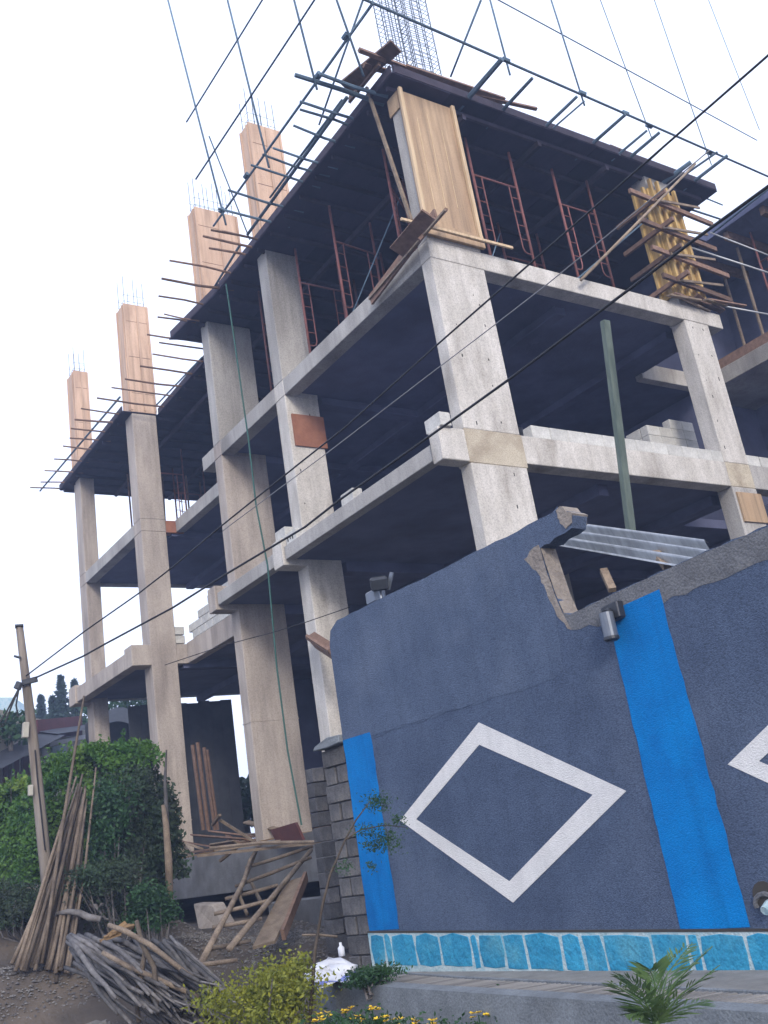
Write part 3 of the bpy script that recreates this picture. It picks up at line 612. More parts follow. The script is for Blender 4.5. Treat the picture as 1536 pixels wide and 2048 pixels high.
for k in range(4):
    o_ = [(3.87,.16),(2.25,1.05),(.78,.28),(2.27,-.64)]; i_ = [(3.50,.18),(2.2,.84),(1.05,.26),(2.27,-.45)]
    pass
def ring(name, o_, i_, off, mat):
    for k in range(4):
        q = (k+1) % 4; mb = MB().prism([W(*o_[k],off),W(*o_[q],off),W(*i_[q],off),W(*i_[k],off)], -WN*.004); build(mb, name, mat, bw)
ring('diamond_outline', o_, i_, .005, M['white'])
o2 = [(x+4.12, z-.06) for x, z in o_]; i2 = [(x+4.12, z-.06) for x, z in i_]; ring('diamond_outline', o2, i2, .005, M['white'])
cr_ = MB(); cr_.tube([W(.1+.15*k,1.22+.02*math.sin(k*1.3)+random.uniform(-.012,.012)+.002*k,.0) for k in range(23)], [.002]+[.005]*21+[.002], 5); build(cr_, 'render_ridge', M['wallp'], bw)
up_l = [(s_, z-.004) for s_, z in top if s_ < 3.45]
lo_l = [(3.45-.12*k, 1.235+.012*math.sin(k*1.1)+random.uniform(-.012,.012)) for k in range(30)]
patch('upper_render_lift', [(-.046,1.22)]+up_l+[(3.49,2.3),(3.53,1.95),(3.50,1.7),(3.46,1.3)]+[q for q in lo_l if -.04 < q[0] < 3.45], .003, pm('paler_grey_render', (.092,.126,.198), (.070,.099,.163), 2.4, .94, .9, 90, c3=(.115,.149,.22), s3=.9, t3=(.5,.75), streak=.1, speck=.34))
patch('shadow_joint', [(-.04,-.798),(9,-.798-.315),(9,-.816-.315),(-.04,-.816)], .04, M['hole'], th=.03)
# turquoise stone base
zt = lambda s_: -.80-.035*s_; zb = lambda s_: -1.14-.036*s_
build(MB().prism([W(-.04,zt(0),.035),W(9,zt(9),.035),W(9,zb(9)-.15,.035),W(-.04,zb(0)-.15,.035)], -WN*.034), 'stone_base_mortar', M['mortar'], bw)
xs = [748,776,790,838,886,948,965,1014,1058,1130,1172,1216,1310,1385,1408,1500,1560,1640,1720]
def ws_(x):
    d = ray(x,1900); n_ = WN; t = WP.dot(n_)/V((d.x,d.y,0)).dot(n_); p = d*t; return (V((p.x,p.y,0))-WP).dot(WD)
for k in range(len(xs)-1):
    a, b = ws_(xs[k])+.02, ws_(xs[k+1])-.02; j = lambda: random.uniform(-.012,.012)
    pts = [(a+j(),zt(a)-.045+j()),((a+b)/2,zt(a)-.035+j()),(b+j(),zt(b)-.045+j()),(b+j()+.01,(zt(b)+zb(b))/2),(b+j(),zb(b)+.01+j()),((a+b)/2,zb(a)+j()),(a+j(),zb(a)+.01+j()),(a+j()-.01,(zt(a)+zb(a))/2)]
    build(MB().prism([W(s_,z,.0375+random.uniform(0,.004)) for s_,z in [pts[0]]*0+pts], -WN*.03), 'stone', M['turq'], bw, bevel=.006)
# unrendered block pier at the wall's far end
pr = thing('block_pier', W(-.4,-1.2), 'bare grey block pier at the end of the painted wall', 'wall')
build(MB().prism([W(-.52,-1.3,-.05),W(-.06,-1.3,-.05),W(-.06,1.24,-.05),W(-.52,1.24,-.05)], -WN*.15), 'mortar_core', M['bare'], pr)
rzw = math.atan2(WD.y, WD.x)
for k in range(12):
    z = -1.25+.207*k
    if k % 2: lst = ((-.30,.46),)
    else: lst = ((-.42,.22),(-.17,.23))
    for s_, L_ in lst:
        p = W(s_,z,-.11+random.uniform(-.012,.012)); block(pr, (p.x,p.y,p.z), (L_-.014,.2,.193), rzw+random.uniform(-.02,.02), 'rawblock')
cp = MB(); cp.prism([W(-.62,1.25,.06),W(-.3,1.24,.07),W(-.06,1.26,.06),W(-.06,1.35,.05),W(-.3,1.36,.06),W(-.58,1.30,.05)], -WN*.3); build(cp, 'coping_slab', M['curb'], pr, bevel=.01)
bk = thing('low_block_wall', (8.2,13.5,-1.2), 'darker bare block wall set back behind the pier', 'wall')
for k in range(12):
    z = -1.15+.2*k; x = 7.15
    for L_ in ((.2,.4,.4) if k % 2 else (.4,.4,.2)): block(bk, (x+L_/2,12.6+random.uniform(-.008,.008),z), (L_-.012,.2,.188), 0, 'rawblock'); x += L_
# light on top of the wall
fl_ = thing('floodlight', W(.95,2.69,-.1), 'small floodlight on a bracket on top of the painted wall', 'lamp')
c = W(.95,2.70,-.08); build(MB().tube([c,c+V((0,0,.12))], .018, 6), 'stem', M['lampg'], fl_)
build(MB().bar(c+V((0,.0,.2)),c+V((-.08,-.12,.14)),.2,.15), 'head', M['lamp'], fl_, bevel=.02); build(MB().bar(c+V((.07,-.06,.1)),c+V((.1,-.15,.28)),.02,.05), 'yoke', M['lampg'], fl_)
build(MB().box(c+V((-.02,.08,.0)),c+V((.14,.3,.16))), 'driver_box', M['lampg'], fl_, bevel=.02)
# cylinder lamp at the top of the wide blue band
wl = thing('wall_lamp', W(4.18,1.5,.05), 'dark cylinder wall lamp at the top of the wide blue band', 'lamp')
build(MB().prism([W(4.10,1.70,.0),W(4.29,1.72,.0),W(4.29,1.57,.0),W(4.10,1.55,.0)], WN*.09), 'bracket', M['lamp'], wl, bevel=.01)
c = W(4.19,1.63,.14); build(MB().tube([c,c-V((0,0,.21))], .062, 16), 'body', M['lampg'], wl); build(MB().tube([c-V((0,0,.21)),c-V((0,0,.235)),c-V((0,0,.25))], [.068,.068,.045], 16), 'rim', M['lamp'], wl)
build(MB().tube([W(4.19,1.65,.09),W(4.19,1.63,.14)], .03, 8), 'arm', M['lamp'], wl)
# service hole with a pipe near the frame edge
sh = thing('wall_spout', W(4.92,-.78,.0), 'round hole with a pale pipe stub low on the wall beside the wide blue band', 'pipe')
build(MB().tube([W(4.93,-.74,.004),W(4.93,-.74,.012)], .1, 14), 'hole', M['hole'], sh); build(MB().tube([W(4.93+.09*math.cos(t*.5),-.80+.07*math.sin(t*.5),.02) for t in range(0,8)], .02, 6), 'pipe_ring', M['bare'], sh)
build(MB().tube([W(4.95,-.8,.0),W(4.95,-.84,.09)], .035, 8), 'pipe', M['mortar'], sh)
# shed roof behind the broken wall
tin = thing('tin_shed_roof', AX(1250,1080,7.1), 'shiny corrugated tin shed roof seen through the gap in the wall', 'roof')
a, b = AX(1130,1040,7.35), AX(1402,1076,7.0); dv = (b-a).normalized(); side = V((.0,-.02,-.0)); pv = (AX(1270,1130,6.85)-AX(1262,1064,7.15)); n = 34
mb = MB(); pn = dv.cross(pv).normalized()
for i in range(n+1):
    t = i/n; o_w = pn*(.045*math.cos(t*math.pi*2*3.6)); mb.v += [a-dv*.15+pv*t+o_w, b+pv*t*1.0+o_w+dv*(.06)]
mb.f = [(2*i,2*i+1,2*i+3,2*i+2) for i in range(n)]; build(mb, 'sheet', M['tin'], tin, smooth=True)
for k,(x0,y0,x1,y1) in enumerate(((1207,1140,1225,1180),(1312,1105,1335,1135))):
    build(MB().bar(W(0,0)*0+AX(x0,y0,6.95),AX(x1,y1,6.85),.07,.05), 'timber_stub', M['woodlt'], None, ['short timber stub poking up behind the gap in the wall','short timber stub in front of the shiny tin roof'][k], 'timber')
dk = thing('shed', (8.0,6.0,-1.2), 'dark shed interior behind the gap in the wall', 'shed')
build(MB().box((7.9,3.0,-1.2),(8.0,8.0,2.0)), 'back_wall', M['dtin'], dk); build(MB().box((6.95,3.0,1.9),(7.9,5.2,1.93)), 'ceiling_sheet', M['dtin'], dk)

# ------------------------------------------------------------------ paving strip, planter kerb
cb = [(4.9,-2.0),(5.0,2.0),(5.08,4.2),(5.2,6.1),(5.32,8.2),(5.48,9.6),(5.75,10.5),(6.2,11.0)]
st = MB(); n = len(cb); inner = [W(10.05-y_,-1.3,.03) for x,y_ in cb]
st.v = [V((x+.1,y_,-1.27+.006*y_)) for x,y_ in cb]+[V((6.9-.075*(y_-2), y_, -1.29+.008*y_)) for x,y_ in cb]; st.f = [(i,i+1,n+i+1,n+i) for i in range(n-1)]
build(st, 'pavement', M['pave'], kind='structure')
kb = MB()
for x, y_ in cb: kb.v += [V((x-.06,y_,-1.62)),V((x-.04,y_,-1.19+.004*y_)),V((x+.12,y_,-1.185+.004*y_)),V((x+.14,y_,-1.5))]
kb.f = [(4*i+k,4*i+k+1,4*i+k+5,4*i+k+4) for i in range(n-1) for k in range(3)]+[(0,1,2,3),(4*n-4,4*n-3,4*n-2,4*n-1)]
build(kb, 'planter_kerb', M['curb'], None, 'curved grey concrete kerb in front of the painted wall', 'kerb', bevel=0)
# drain slats: the row of narrow strips beside the kerb
dr = thing('slatted_drain', (5.6,6,-1.22), 'row of thin pale slats set into the strip along the kerb', 'drain')
db_ = MB(); yy_ = np.linspace(3.0,9.3,14); db_.v = [V((np.interp(q_,[q[1] for q in cb],[q[0] for q in cb])+dx,q_,-1.262+.0065*q_+.006)) for q_ in yy_ for dx in (.2,.54)]
db_.f = [(2*i,2*i+1,2*i+3,2*i+2) for i in range(13)]; build(db_, 'channel_bed', M['hole'], dr)
y = 3.2; sme = None
while y < 9.2:
    xk = np.interp(y, [q[1] for q in cb], [q[0] for q in cb])
    if sme is None:
        o = build(MB().box((-.19,-.017,-H),(.19,.017,.02-H)), 'slat', M['stone']); sme = o.data; bpy.data.objects.remove(o)
    o = bpy.data.objects.new('slat', sme); COL.objects.link(o); o.parent = dr; o.location = V((xk+.36,y,-1.255+.006*y+H))-dr.location; o.rotation_euler = (0,0,-.5+random.uniform(-.05,.05)); y += .062
build(MB().tube([(np.interp(yy,[q[1] for q in cb],[q[0] for q in cb])+.56,yy,-1.235+.006*yy) for yy in np.linspace(3,9.3,12)], .015, 5), 'edge_strip', M['curb'], dr)

# ------------------------------------------------------------------ ramp of poles up to the ground slab
rm = thing('timber_ladder', AD(425,1920,14), 'rough timber ladder ramp of lashed poles leading up to the ground slab', 'ladder')
lr = [AD(402,1926,13.9), AD(483,1772,16.2), AD(516,1692,18.6)]; rr_ = [AD(458,1898,14.0), AD(540,1800,15.6), AD(622,1700,17.2)]
build(MB().tube(lr, [.042,.038,.034], 8), 'rail', M['eucal'], rm, smooth=True); build(MB().tube(rr_, [.042,.04,.036], 8), 'rail', M['eucal'], rm, smooth=True)
build(MB().tube([AD(495,1830,15.8),AD(478,1790,16.0),AD(500,1720,17.2),AD(520,1690,18.4)], .03, 6), 'stick', M['eucal'], rm, smooth=True); build(MB().tube([AD(500,1760,16.9),AD(525,1810,15.7)], .03, 6), 'stick', M['eucal'], rm)
for (x0,y0,x1,y1,d0) in ((490,1736,626,1692,17.4),(470,1773,623,1714,16.8),(450,1798,556,1770,16.3),(428,1828,537,1801,15.6),(424,1855,524,1837,15.1),(404,1899,502,1882,14.4),(384,1931,475,1920,13.9)):
    build(MB().tube([AD(x0,y0,d0-.08),AD((x0+x1)/2,(y0+y1)/2+1,d0-.08),AD(x1,y1,d0-.08)], [.028,.031,.026], 7), 'rung', M['eucal'], rm, smooth=True)
pl = thing('plank', AD(545,1850,14.9), 'wide dirty plank lying on the right of the timber ladder', 'plank')
a, b = AD(528,1890,14.4), AD(592,1760,16.3); build(MB().bar(a,b,.32,.04,roll=.12), 'board', M['woodlt'], pl)
pl2 = thing('plank', AD(590,1850,14.9), 'narrow dark plank on edge beside the wide dirty plank', 'plank')
build(MB().bar(AD(566,1870,14.4),AD(612,1752,16.2),.05,.14), 'board', M['wood'], pl2)
tb = thing('timber_pole', AD(430,1700,17.8), 'long thin pole laid across the front edge of the ground slab', 'pole')
build(MB().tube([AD(420,1697,17.9),AD(520,1686,17.6),AD(640,1684,17.0)], .035, 6), 'shaft', M['eucal'], tb)
# bank edging: concrete block and rubble beside the ramp
rbk = MB(); 
for k in range(20):
    px, py = random.uniform(395,470), random.uniform(1840,1930); c = AD(px,py,14.6+random.uniform(-.3,.5)); c.z = ground(c.x,c.y)+.02; s_ = random.uniform(.03,.1)
    o = build(MB().box(c-V((s_,s_*.8,s_*.5)),c+V((s_,s_*.8,s_*.6))), 'rubble_stone', M['stone'], None, 'rubble stone on the dirt left of the timber ladder', 'stone', 'rubble stones by the ladder', bevel=s_*.3); o.rotation_euler = (random.uniform(-.4,.4),random.uniform(-.4,.4),random.uniform(0,3))
build(MB().prism([AX(385,1808,8.3),AX(425,1808,8.3),AX(470,1890,8.0),AX(395,1860,8.0)], (.3,.1,0)), 'earth_step', M['conc_tan'], None, 'lump of pale concrete under the slab left of the ladder', 'concrete', bevel=.03)
build(MB().box((8.6,13.0,-1.3),(8.9,17.2,-.55)), 'retaining_wall', M['wetconc'], None, 'low dark retaining wall in the shadow under the ground slab', 'wall', bevel=.02)

# ------------------------------------------------------------------ hedge and shrubs
def noise_leaves(n, fn):
    C = np.array([fn() for _ in range(n)]); return C
h0 = AD(272,1740,17.6); h1 = AD(-120,1760,24.5); hd = V((h1.x-h0.x,h1.y-h0.y,0)); hl = hd.length; hd.normalize(); hn = V((hd.y,-hd.x,0))
if hn.dot(V((h0.x,h0.y,0))) > 0: hn = -hn
hg = thing('hedge', ((h0.x+h1.x)/2,(h0.y+h1.y)/2,.2), 'long clipped green hedge on the bank behind the utility pole', 'hedge')
ux = np.array(hd); un = np.array(hn); hb0 = np.array([h0.x,h0.y,0.])
zt0, zt1 = AD(270,1490,17.9).z, AD(0,1612,22.6).z
def htop(u): return zt0+(zt1-zt0)*np.clip(u/5.2,0,1.4)+.05*np.sin(u*1.7)+.04*np.sin(u*4.1+1)-.35*np.clip((.45-u)/.5,0,1)**2
n = 52000; u = rng.uniform(-.1,hl,n); zz = rng.uniform(0,1,n); side_ = rng.uniform(0,1,n)
front = side_ < .66
vtop = htop(u); bot = .12
z = np.where(front, bot+(vtop-bot)*zz, vtop+rng.normal(0,.05,n))
wv = np.where(front, .55+.14*np.sin(u*2.3+z*1.9)+.08*np.sin(u*5+z*4)+rng.normal(0,.06,n), rng.uniform(-.7,.6,n))
wv -= np.where(front, .35*np.clip((z-(vtop-.35))/.35,0,1)**2, 0)
endr = np.clip((.5-u)/.6,0,1); wv = np.where(front, wv-.7*endr**2, wv)
C = hb0+ux*u[:,None]+un*wv[:,None]; C[:,2] = z
ne = 9000; ue = rng.normal(0,.1,ne); we = rng.uniform(-.8,.45,ne); ze = rng.uniform(.1,2.2,ne)
Ce = hb0+ux*(ue-.22*np.sin(ze*2.5)-.10*np.sin(we*7+ze*5)+.35*np.clip((ze-1.5)/.7,0,1)**2)[:,None]+un*we[:,None]; Ce[:,2] = ze
ns = 260; us = rng.uniform(0,hl,ns); sw = rng.uniform(-.5,.62,ns); hs_ = rng.uniform(.08,.34,ns); tl = rng.normal(0,.12,(ns,2)); m_n = 14
tt = rng.random((ns,m_n)); Cx = hb0[None,None,:]+ux[None,None,:]*(us[:,None]+tl[:,:1]*tt)[:,:,None]+un[None,None,:]*(sw[:,None]+tl[:,1:]*tt)[:,:,None]
Cx[:,:,2] = htop(us)[:,None]-.05+hs_[:,None]*tt; Cx = Cx.reshape(-1,3)+rng.normal(0,.015,(ns*m_n,3)); C = np.concatenate([C,Cx]); n = len(C)
A, B = leaf_axes(n, .045); quads('foliage', C, A, B, M['hedge'], hg)
for k in range(0,ns,4):
    b0 = hb0+ux*us[k]+un*sw[k]; build(MB().tube([(b0[0],b0[1],float(htop(us[k]))-.3),(b0[0],b0[1],float(htop(us[k]))+hs_[k]*.8)], [.006,.003], 4), 'twig', M['branch'], hg)
core = MB(); 
for i in range(2): pass
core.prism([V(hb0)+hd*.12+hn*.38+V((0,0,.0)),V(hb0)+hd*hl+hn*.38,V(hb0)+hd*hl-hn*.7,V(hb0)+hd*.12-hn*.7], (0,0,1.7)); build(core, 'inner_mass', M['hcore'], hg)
A, B = leaf_axes(ne, .05); 
ds = thing('dry_shrub', (h0.x,h0.y,.2), 'dark half-dead shrub at the right end of the hedge', 'shrub'); quads('foliage', Ce, A, B, M['dry'], ds)
for k in range(16):
    a = V(hb0)+hn*random.uniform(-.4,.6)+V((0,0,.1)); p = [a]
    for j in range(4): p.append(p[-1]+V((random.uniform(-.12,.12),random.uniform(-.12,.12),.42)))
    build(MB().tube(p, [.03,.025,.02,.014,.008], 5), 'stem', M['branch'], ds)
def bush(name, lab, px, py, d, rx, rz_, n, size, mat, cat='shrub', parts=5, stem='branch', grp=None, gz=None):
    c = AD(px,py,d); gz = ground(c.x,c.y) if gz is None else gz; t = thing(name, (c.x,c.y,gz), lab, cat, grp)
    lobes = [(c+V((random.uniform(-.6,.6)*rx,random.uniform(-.6,.6)*rx,random.uniform(-.55,.6)*rz_)), random.uniform(.25,.6)) for _ in range(parts)]
    Cs = []
    for k in range(n):
        l, s_ = lobes[k % parts]; v = rng.normal(size=3); v /= np.linalg.norm(v); r_ = abs(rng.normal(.8,.3))
        Cs.append([l.x+v[0]*rx*s_*r_, l.y+v[1]*rx*s_*r_, max(l.z+v[2]*rz_*s_*r_, gz+.02)])
    A, B = leaf_axes(n, size); quads('foliage', np.array(Cs), A, B, M[mat], t)
    g0 = V((c.x,c.y,gz-.03))
    for k in range(parts+2): build(MB().tube([g0, (g0+lobes[k % parts][0])/2+V((random.uniform(-.1,.1),)*3), lobes[k % parts][0]+V((random.uniform(-.2,.2)*rx,)*3)], [.02,.014,.006], 5), 'stem', M[stem], t)
    return t
bush('shrub', 'dark brownish twiggy shrub just right of the hedge, above the brushwood', 262,1640,17.2,.5,.95,8000,.032,'dry',parts=14)
bush('shrub', 'low dark green bush at the foot of the bank right of the brushwood', 305,1812,15.5,.42,.4,5000,.028,'dkgreen',parts=12)
bush('shrub', 'straggly olive bush hanging over the bank above the dark green bush', 235,1760,15.9,.7,.4,5500,.028,'dry',parts=13)
bush('shrub', 'mid green leafy bush on the bank behind the leaning poles', 215,1640,16.7,.5,.7,4500,.035,'dkgreen',parts=10)
for k, (px, py, dd) in enumerate(((10,1790,17.3),(105,1795,17.3),(200,1795,17.0),(250,1825,16.3),(45,1825,17.0))):  # dark plants added to give the shadow on the bank below the hedge
    bush('undergrowth', ['dark undergrowth on the bank at the left edge of the picture','dark undergrowth on the bank just behind the leaning bundle','dark undergrowth between the leaning bundle and the brushwood','dark undergrowth behind the top of the brushwood heap','dark low weeds left of the foot of the leaning bundle'][k], px, py, dd, .6, .26, 2600, .028, 'dry', parts=11, cat='undergrowth', grp='undergrowth on the bank')
# dead trunk with pale bark
tk = thing('dead_tree', AD(335,1780,16.2), 'pale split dead trunk standing right of the twiggy shrub', 'tree trunk')
build(MB().tube([AD(340,1800,16.2),AD(337,1720,16.2),AD(332,1650,16.2),AD(326,1610,16.2)], [.055,.06,.05,.03], 8), 'trunk', M['woodlt'], tk, smooth=True); build(MB().tube([AD(334,1660,16.2),AD(330,1560,16.3),AD(333,1500,16.4)], [.04,.025,.012], 6), 'branch', M['branch'], tk)
# roots and dark earth under the hedge
for k in range(16):
    px = random.uniform(-10,330); py = random.uniform(1770,1880); a = AD(px,py,16.4+random.uniform(-.4,.3)); a.z = max(a.z, ground(a.x,a.y)+.05); p = [a]
    for j in range(3): p.append(p[-1]+V((random.uniform(-.25,.25),random.uniform(-.35,.05),random.uniform(-.22,.06))))
    build(MB().tube(p, [.02,.03,.022,.01], 5), 'exposed_root', M['branch'], None, 'gnarled root showing in the dark earth bank below the hedge', 'root', 'roots in the earth bank', smooth=True)

# ------------------------------------------------------------------ utility pole, cables
up_ = thing('utility_pole', AD(100,1800,17.2), 'old leaning wooden utility pole in front of the hedge', 'utility pole')
D_ = 16.9
build(MB().tube([AD(104,1850,D_),AD(86,1680,D_),AD(66,1480,D_),AD(53,1370,D_),AD(39,1255,D_)], [.098,.092,.08,.07,.058], 10), 'shaft', M['poleold'], up_, smooth=True)
build(MB().bar(AD(30,1253,D_),AD(47,1252,D_),.16,.03), 'cap', M['dtin'], up_); ca_ = build(MB().bar(AD(44,1366,D_-.1),AD(75,1358,D_-.1),.08,.08), 'crossarm', M['dtin'], up_)
build(MB().bar(AD(52,1445,D_-.12),AD(50,1476,D_-.12),.11,.09), 'meter_box', M['cream'], up_, bevel=.01); build(MB().bar(AD(61,1570,D_-.12),AD(61,1592,D_-.12),.08,.07), 'fuse_box', M['cream'], up_, bevel=.01)
build(MB().tube([AD(28,1312,D_-.1),AD(42,1316,D_-.1)], .02, 6), 'insulator', M['dtin'], up_); build(MB().tube([AD(40,1365,D_-.12),AD(34,1378,D_-.12)], .06, 8), 'insulator', M['dtin'], ca_)
for q in ([(40,1372),(15,1420),(-10,1460)],[(38,1375),(32,1410),(36,1435)],[(42,1370),(28,1400),(10,1445)]): build(MB().tube([AD(x,y_,D_-.15) for x,y_ in q], .014, 5), 'drop_wire', M['cable'], up_)
build(MB().tube([AD(70,1500,D_-.14),AD(75,1560,D_-.14),AD(90,1700,D_-.15)], .012, 5), 'conduit', M['cable'], up_)
def cable(lab, pts, d0, d1, r, mat='cable'):
    n_ = len(pts); mb = MB(); x0 = pts[0][0]; x1 = pts[-1][0]
    mb.tube([AD(x,y_,1/((1/d0)+((1/d1)-(1/d0))*(x-x0)/(x1-x0))) for x,y_ in pts], r, 6); build(mb, 'overhead_cable', M[mat], None, lab, 'cable', 'overhead cables', smooth=True)
cable('upper thin black overhead cable rising from the utility pole across the corner column', [(52,1352),(170,1262),(277,1187),(343,1136),(445,1050),(511,997),(610,918),(690,855),(876,688),(1050,536),(1290,326),(1536,111),(1640,20)], 16.8, 7.6, .011)
cable('lower thick black overhead cable rising from the utility pole past the yellow form', [(70,1356),(167,1312),(210,1288),(346,1215),(454,1147),(610,1054),(679,1000),(905,840),(1015,761),(1254,582),(1380,486),(1536,373),(1640,295)], 16.8, 7.2, .014)
cable('pale grey overhead cable just below the upper black one', [(445,1062),(661,901),(880,733),(993,647),(1090,572),(1240,450),(1420,300)], 13.5, 8.2, .006, 'cablelt')
cable('faint thin wire crossing the lower second and third columns', [(330,1330),(450,1290),(545,1265),(610,1245),(700,1214)], 15, 13, .006)

# ------------------------------------------------------------------ bundle of leaning poles
NTH = ['first','second','third','fourth','fifth','sixth','seventh','eighth','ninth','tenth','eleventh','twelfth','thirteenth','fourteenth','fifteenth','sixteenth','seventeenth','eighteenth','nineteenth','twentieth','twenty-first','twenty-second','twenty-third','twenty-fourth','twenty-fifth']
for k in range(25):
    bx = 24+4.9*k+random.uniform(-2,2); by = 1932+random.uniform(-8,14)+.25*k; tx = 154+.9*k+random.uniform(-3,3); ty = 1600+random.uniform(-60,25)
    lab = NTH[k]+' pole from the left, counted at the foot of the bundle leaning on the hedge'
    if k == 12: tx, ty, lab = 168, 1392, 'tallest pole of the leaning bundle, rising in front of the far column'
    if k == 24: bx, by, tx, ty, lab = 112, 1965, 148, 1745, 'single short pole standing apart at the right of the leaning bundle'
    if k == 23: tx, ty = 192, 1535; lab = 'second tallest pole of the leaning bundle, ending above the hedge top'
    a = AD(bx,by,15.7+random.uniform(-.2,.2)); b = AD(tx,ty,16.5+random.uniform(-.12,.2)); m_ = (a+b)/2+V((random.uniform(-.04,.04),random.uniform(-.04,.04),random.uniform(-.1,-.03)))
    r_ = random.uniform(.02,.033); build(MB().tube([a,a*.75+m_*.25+V((0,0,-.02)),m_,b*.6+m_*.4,b], [r_*1.15,r_*1.05,r_,r_*.8,r_*.55], 7), 'wooden_pole', M['eucal'], None, lab, 'pole', 'poles leaning in a bundle', smooth=True)
# ------------------------------------------------------------------ brushwood heap
for k in range(130):
    t = random.random(); sx, sy = 135+t*215+random.uniform(-15,15), 1885+t*8+random.uniform(-20,60); ex, ey = sx+random.uniform(90,200), sy+random.uniform(70,165)
    if ex > 480: ex = 480-random.uniform(0,25)
    d0 = 14.0-1.2*(1-t)*0+random.uniform(-.5,.3); d1 = 11.7+random.uniform(-.4,.7)
    pts = []
    cxx, cyy = random.uniform(-14,14), random.uniform(-12,12)
    for j in range(6):
        q = j/5; p = AD(sx+(ex-sx)*q+cxx*math.sin(q*3.1)+random.uniform(-4,4), sy+(ey-sy)*q+cyy*math.sin(q*3.1)+random.uniform(-4,4), d0+(d1-d0)*q); p.z = max(p.z, ground(p.x,p.y)+.03); pts.append(p)
    r_ = random.uniform(.016,.036); build(MB().tube(pts, [r_*1.1,r_,r_*.95,r_*.85,r_*.7,r_*.45], 6), 'cut_branch', M['branch'], None, 'crooked grey cut branch in the brushwood heap by the road', 'branch', 'branches of the brushwood heap', smooth=True)
for q, lab in (([(273,1842),(285,1890),(308,1935),(312,1985),(315,2030)],'pale forked branch standing over the front of the brushwood heap'),([(217,1850),(250,1862),(300,1890),(390,1960)],'long grey branch lying on top along the back of the brushwood heap'),([(290,1900),(282,1950),(272,2000),(278,2045)],'thin pale branch hanging down the front of the brushwood heap'),([(205,1905),(260,1935),(330,1965),(400,1995)],'light branch across the middle of the brushwood heap')):
    build(MB().tube([AD(x,y_,12.4-.12*i) for i,(x,y_) in enumerate(q)], [.026,.03,.03,.026,.022][:len(q)], 7), 'cut_branch', M['eucal'], None, lab, 'branch', smooth=True)
for k in range(5):
    c = AD(200+8*k,1882-5*k,13.3); build(MB().bar(c,c+V((.25,random.uniform(-.1,.1),random.uniform(0,.12))),.05,.03,roll=k), 'split_wood', M['saw'], None, 'fresh orange splinter of wood on top of the brushwood heap', 'wood', 'fresh splinters on the brushwood')
lg = build(MB().tube([AD(112,1828,15.9),AD(135,1823,15.8),AD(160,1826,15.7),AD(178,1835,15.6),AD(202,1838,15.5)], [.02,.04,.045,.05,.04], 8), 'dead_log', M['branch'], None, 'bare grey log lying on the bank behind the leaning poles', 'log', smooth=True)
# stones along the road edge
for k in range(12):
    px = 8+k*17+random.uniform(-4,4); c = AD(px,2008-k*2.6,14.2); c.z = -1.5; s_ = random.uniform(.07,.13)
    o = build(MB().box(c-V((s_*1.5,s_,s_)),c+V((s_*1.5,s_,s_*.5))), 'edge_stone', M['stone'], None, ['first','second','third','fourth','fifth','sixth','seventh','eighth','ninth','tenth','eleventh','twelfth'][k]+' stone from the left in the row edging the road', 'stone', 'stones edging the road', bevel=s_*.35, seg=2); o.rotation_euler = (random.uniform(-.2,.2),random.uniform(-.2,.2),random.uniform(-.4,.4))

# ------------------------------------------------------------------ planting by the kerb
bush('shrub', 'yellow-green leafy shrub at the left end of the kerb', 520,1995,10.5,.66,.36,7000,.022,'ylgreen',parts=18)
bush('shrub', 'small sprawling green weed on the strip near the sack', 748,1950,10.3,.30,.10,2200,.018,'dkgreen',parts=12,gz=-1.22)
for k,(px,py) in enumerate(((655,2030),(690,2020),(745,2022),(765,2035),(790,2044),(830,2040),(870,2046),(957,2030),(720,2040),(640,2044))):
    c = AD(px,py,8.7+random.uniform(-.3,.3)); g0 = V((c.x,c.y,-1.6)); t = thing('marigold_plant', g0, 'small yellow-flowered plant at the foot of the kerb, '+['left of the row','second in the row','with the largest bloom','beside the largest bloom','right of the large bloom','past the middle of the row','low and small near the middle','standing alone at the right','low behind the large bloom','leftmost of all'][k], 'flower', 'yellow flowers along the kerb')
    build(MB().tube([g0,c], [.008,.005], 5), 'stem', M['dkgreen'], t)
    mb = MB()
    for j in range(4):
        cc = c+V((random.uniform(-.06,.06),random.uniform(-.06,.06),random.uniform(-.03,.03)))
        for i in range(8):
            an = i*math.pi/4; e = V((math.cos(an),math.sin(an),.25+random.uniform(-.2,.4)))*.032; s_ = V((-math.sin(an),math.cos(an),0))*.013; mb.add([cc,cc+e*.6+s_,cc+e,cc+e*.6-s_], [(0,1,2,3)])
    build(mb, 'bloom', M['flower'], t, kind='stuff')
    n_ = 240; Cc = np.array(c)+rng.normal(size=(n_,3))*np.array([.12,.12,.05])-np.array([0,0,.1]); A, B = leaf_axes(n_, .022); quads('foliage', Cc, A, B, M['dkgreen'], t)
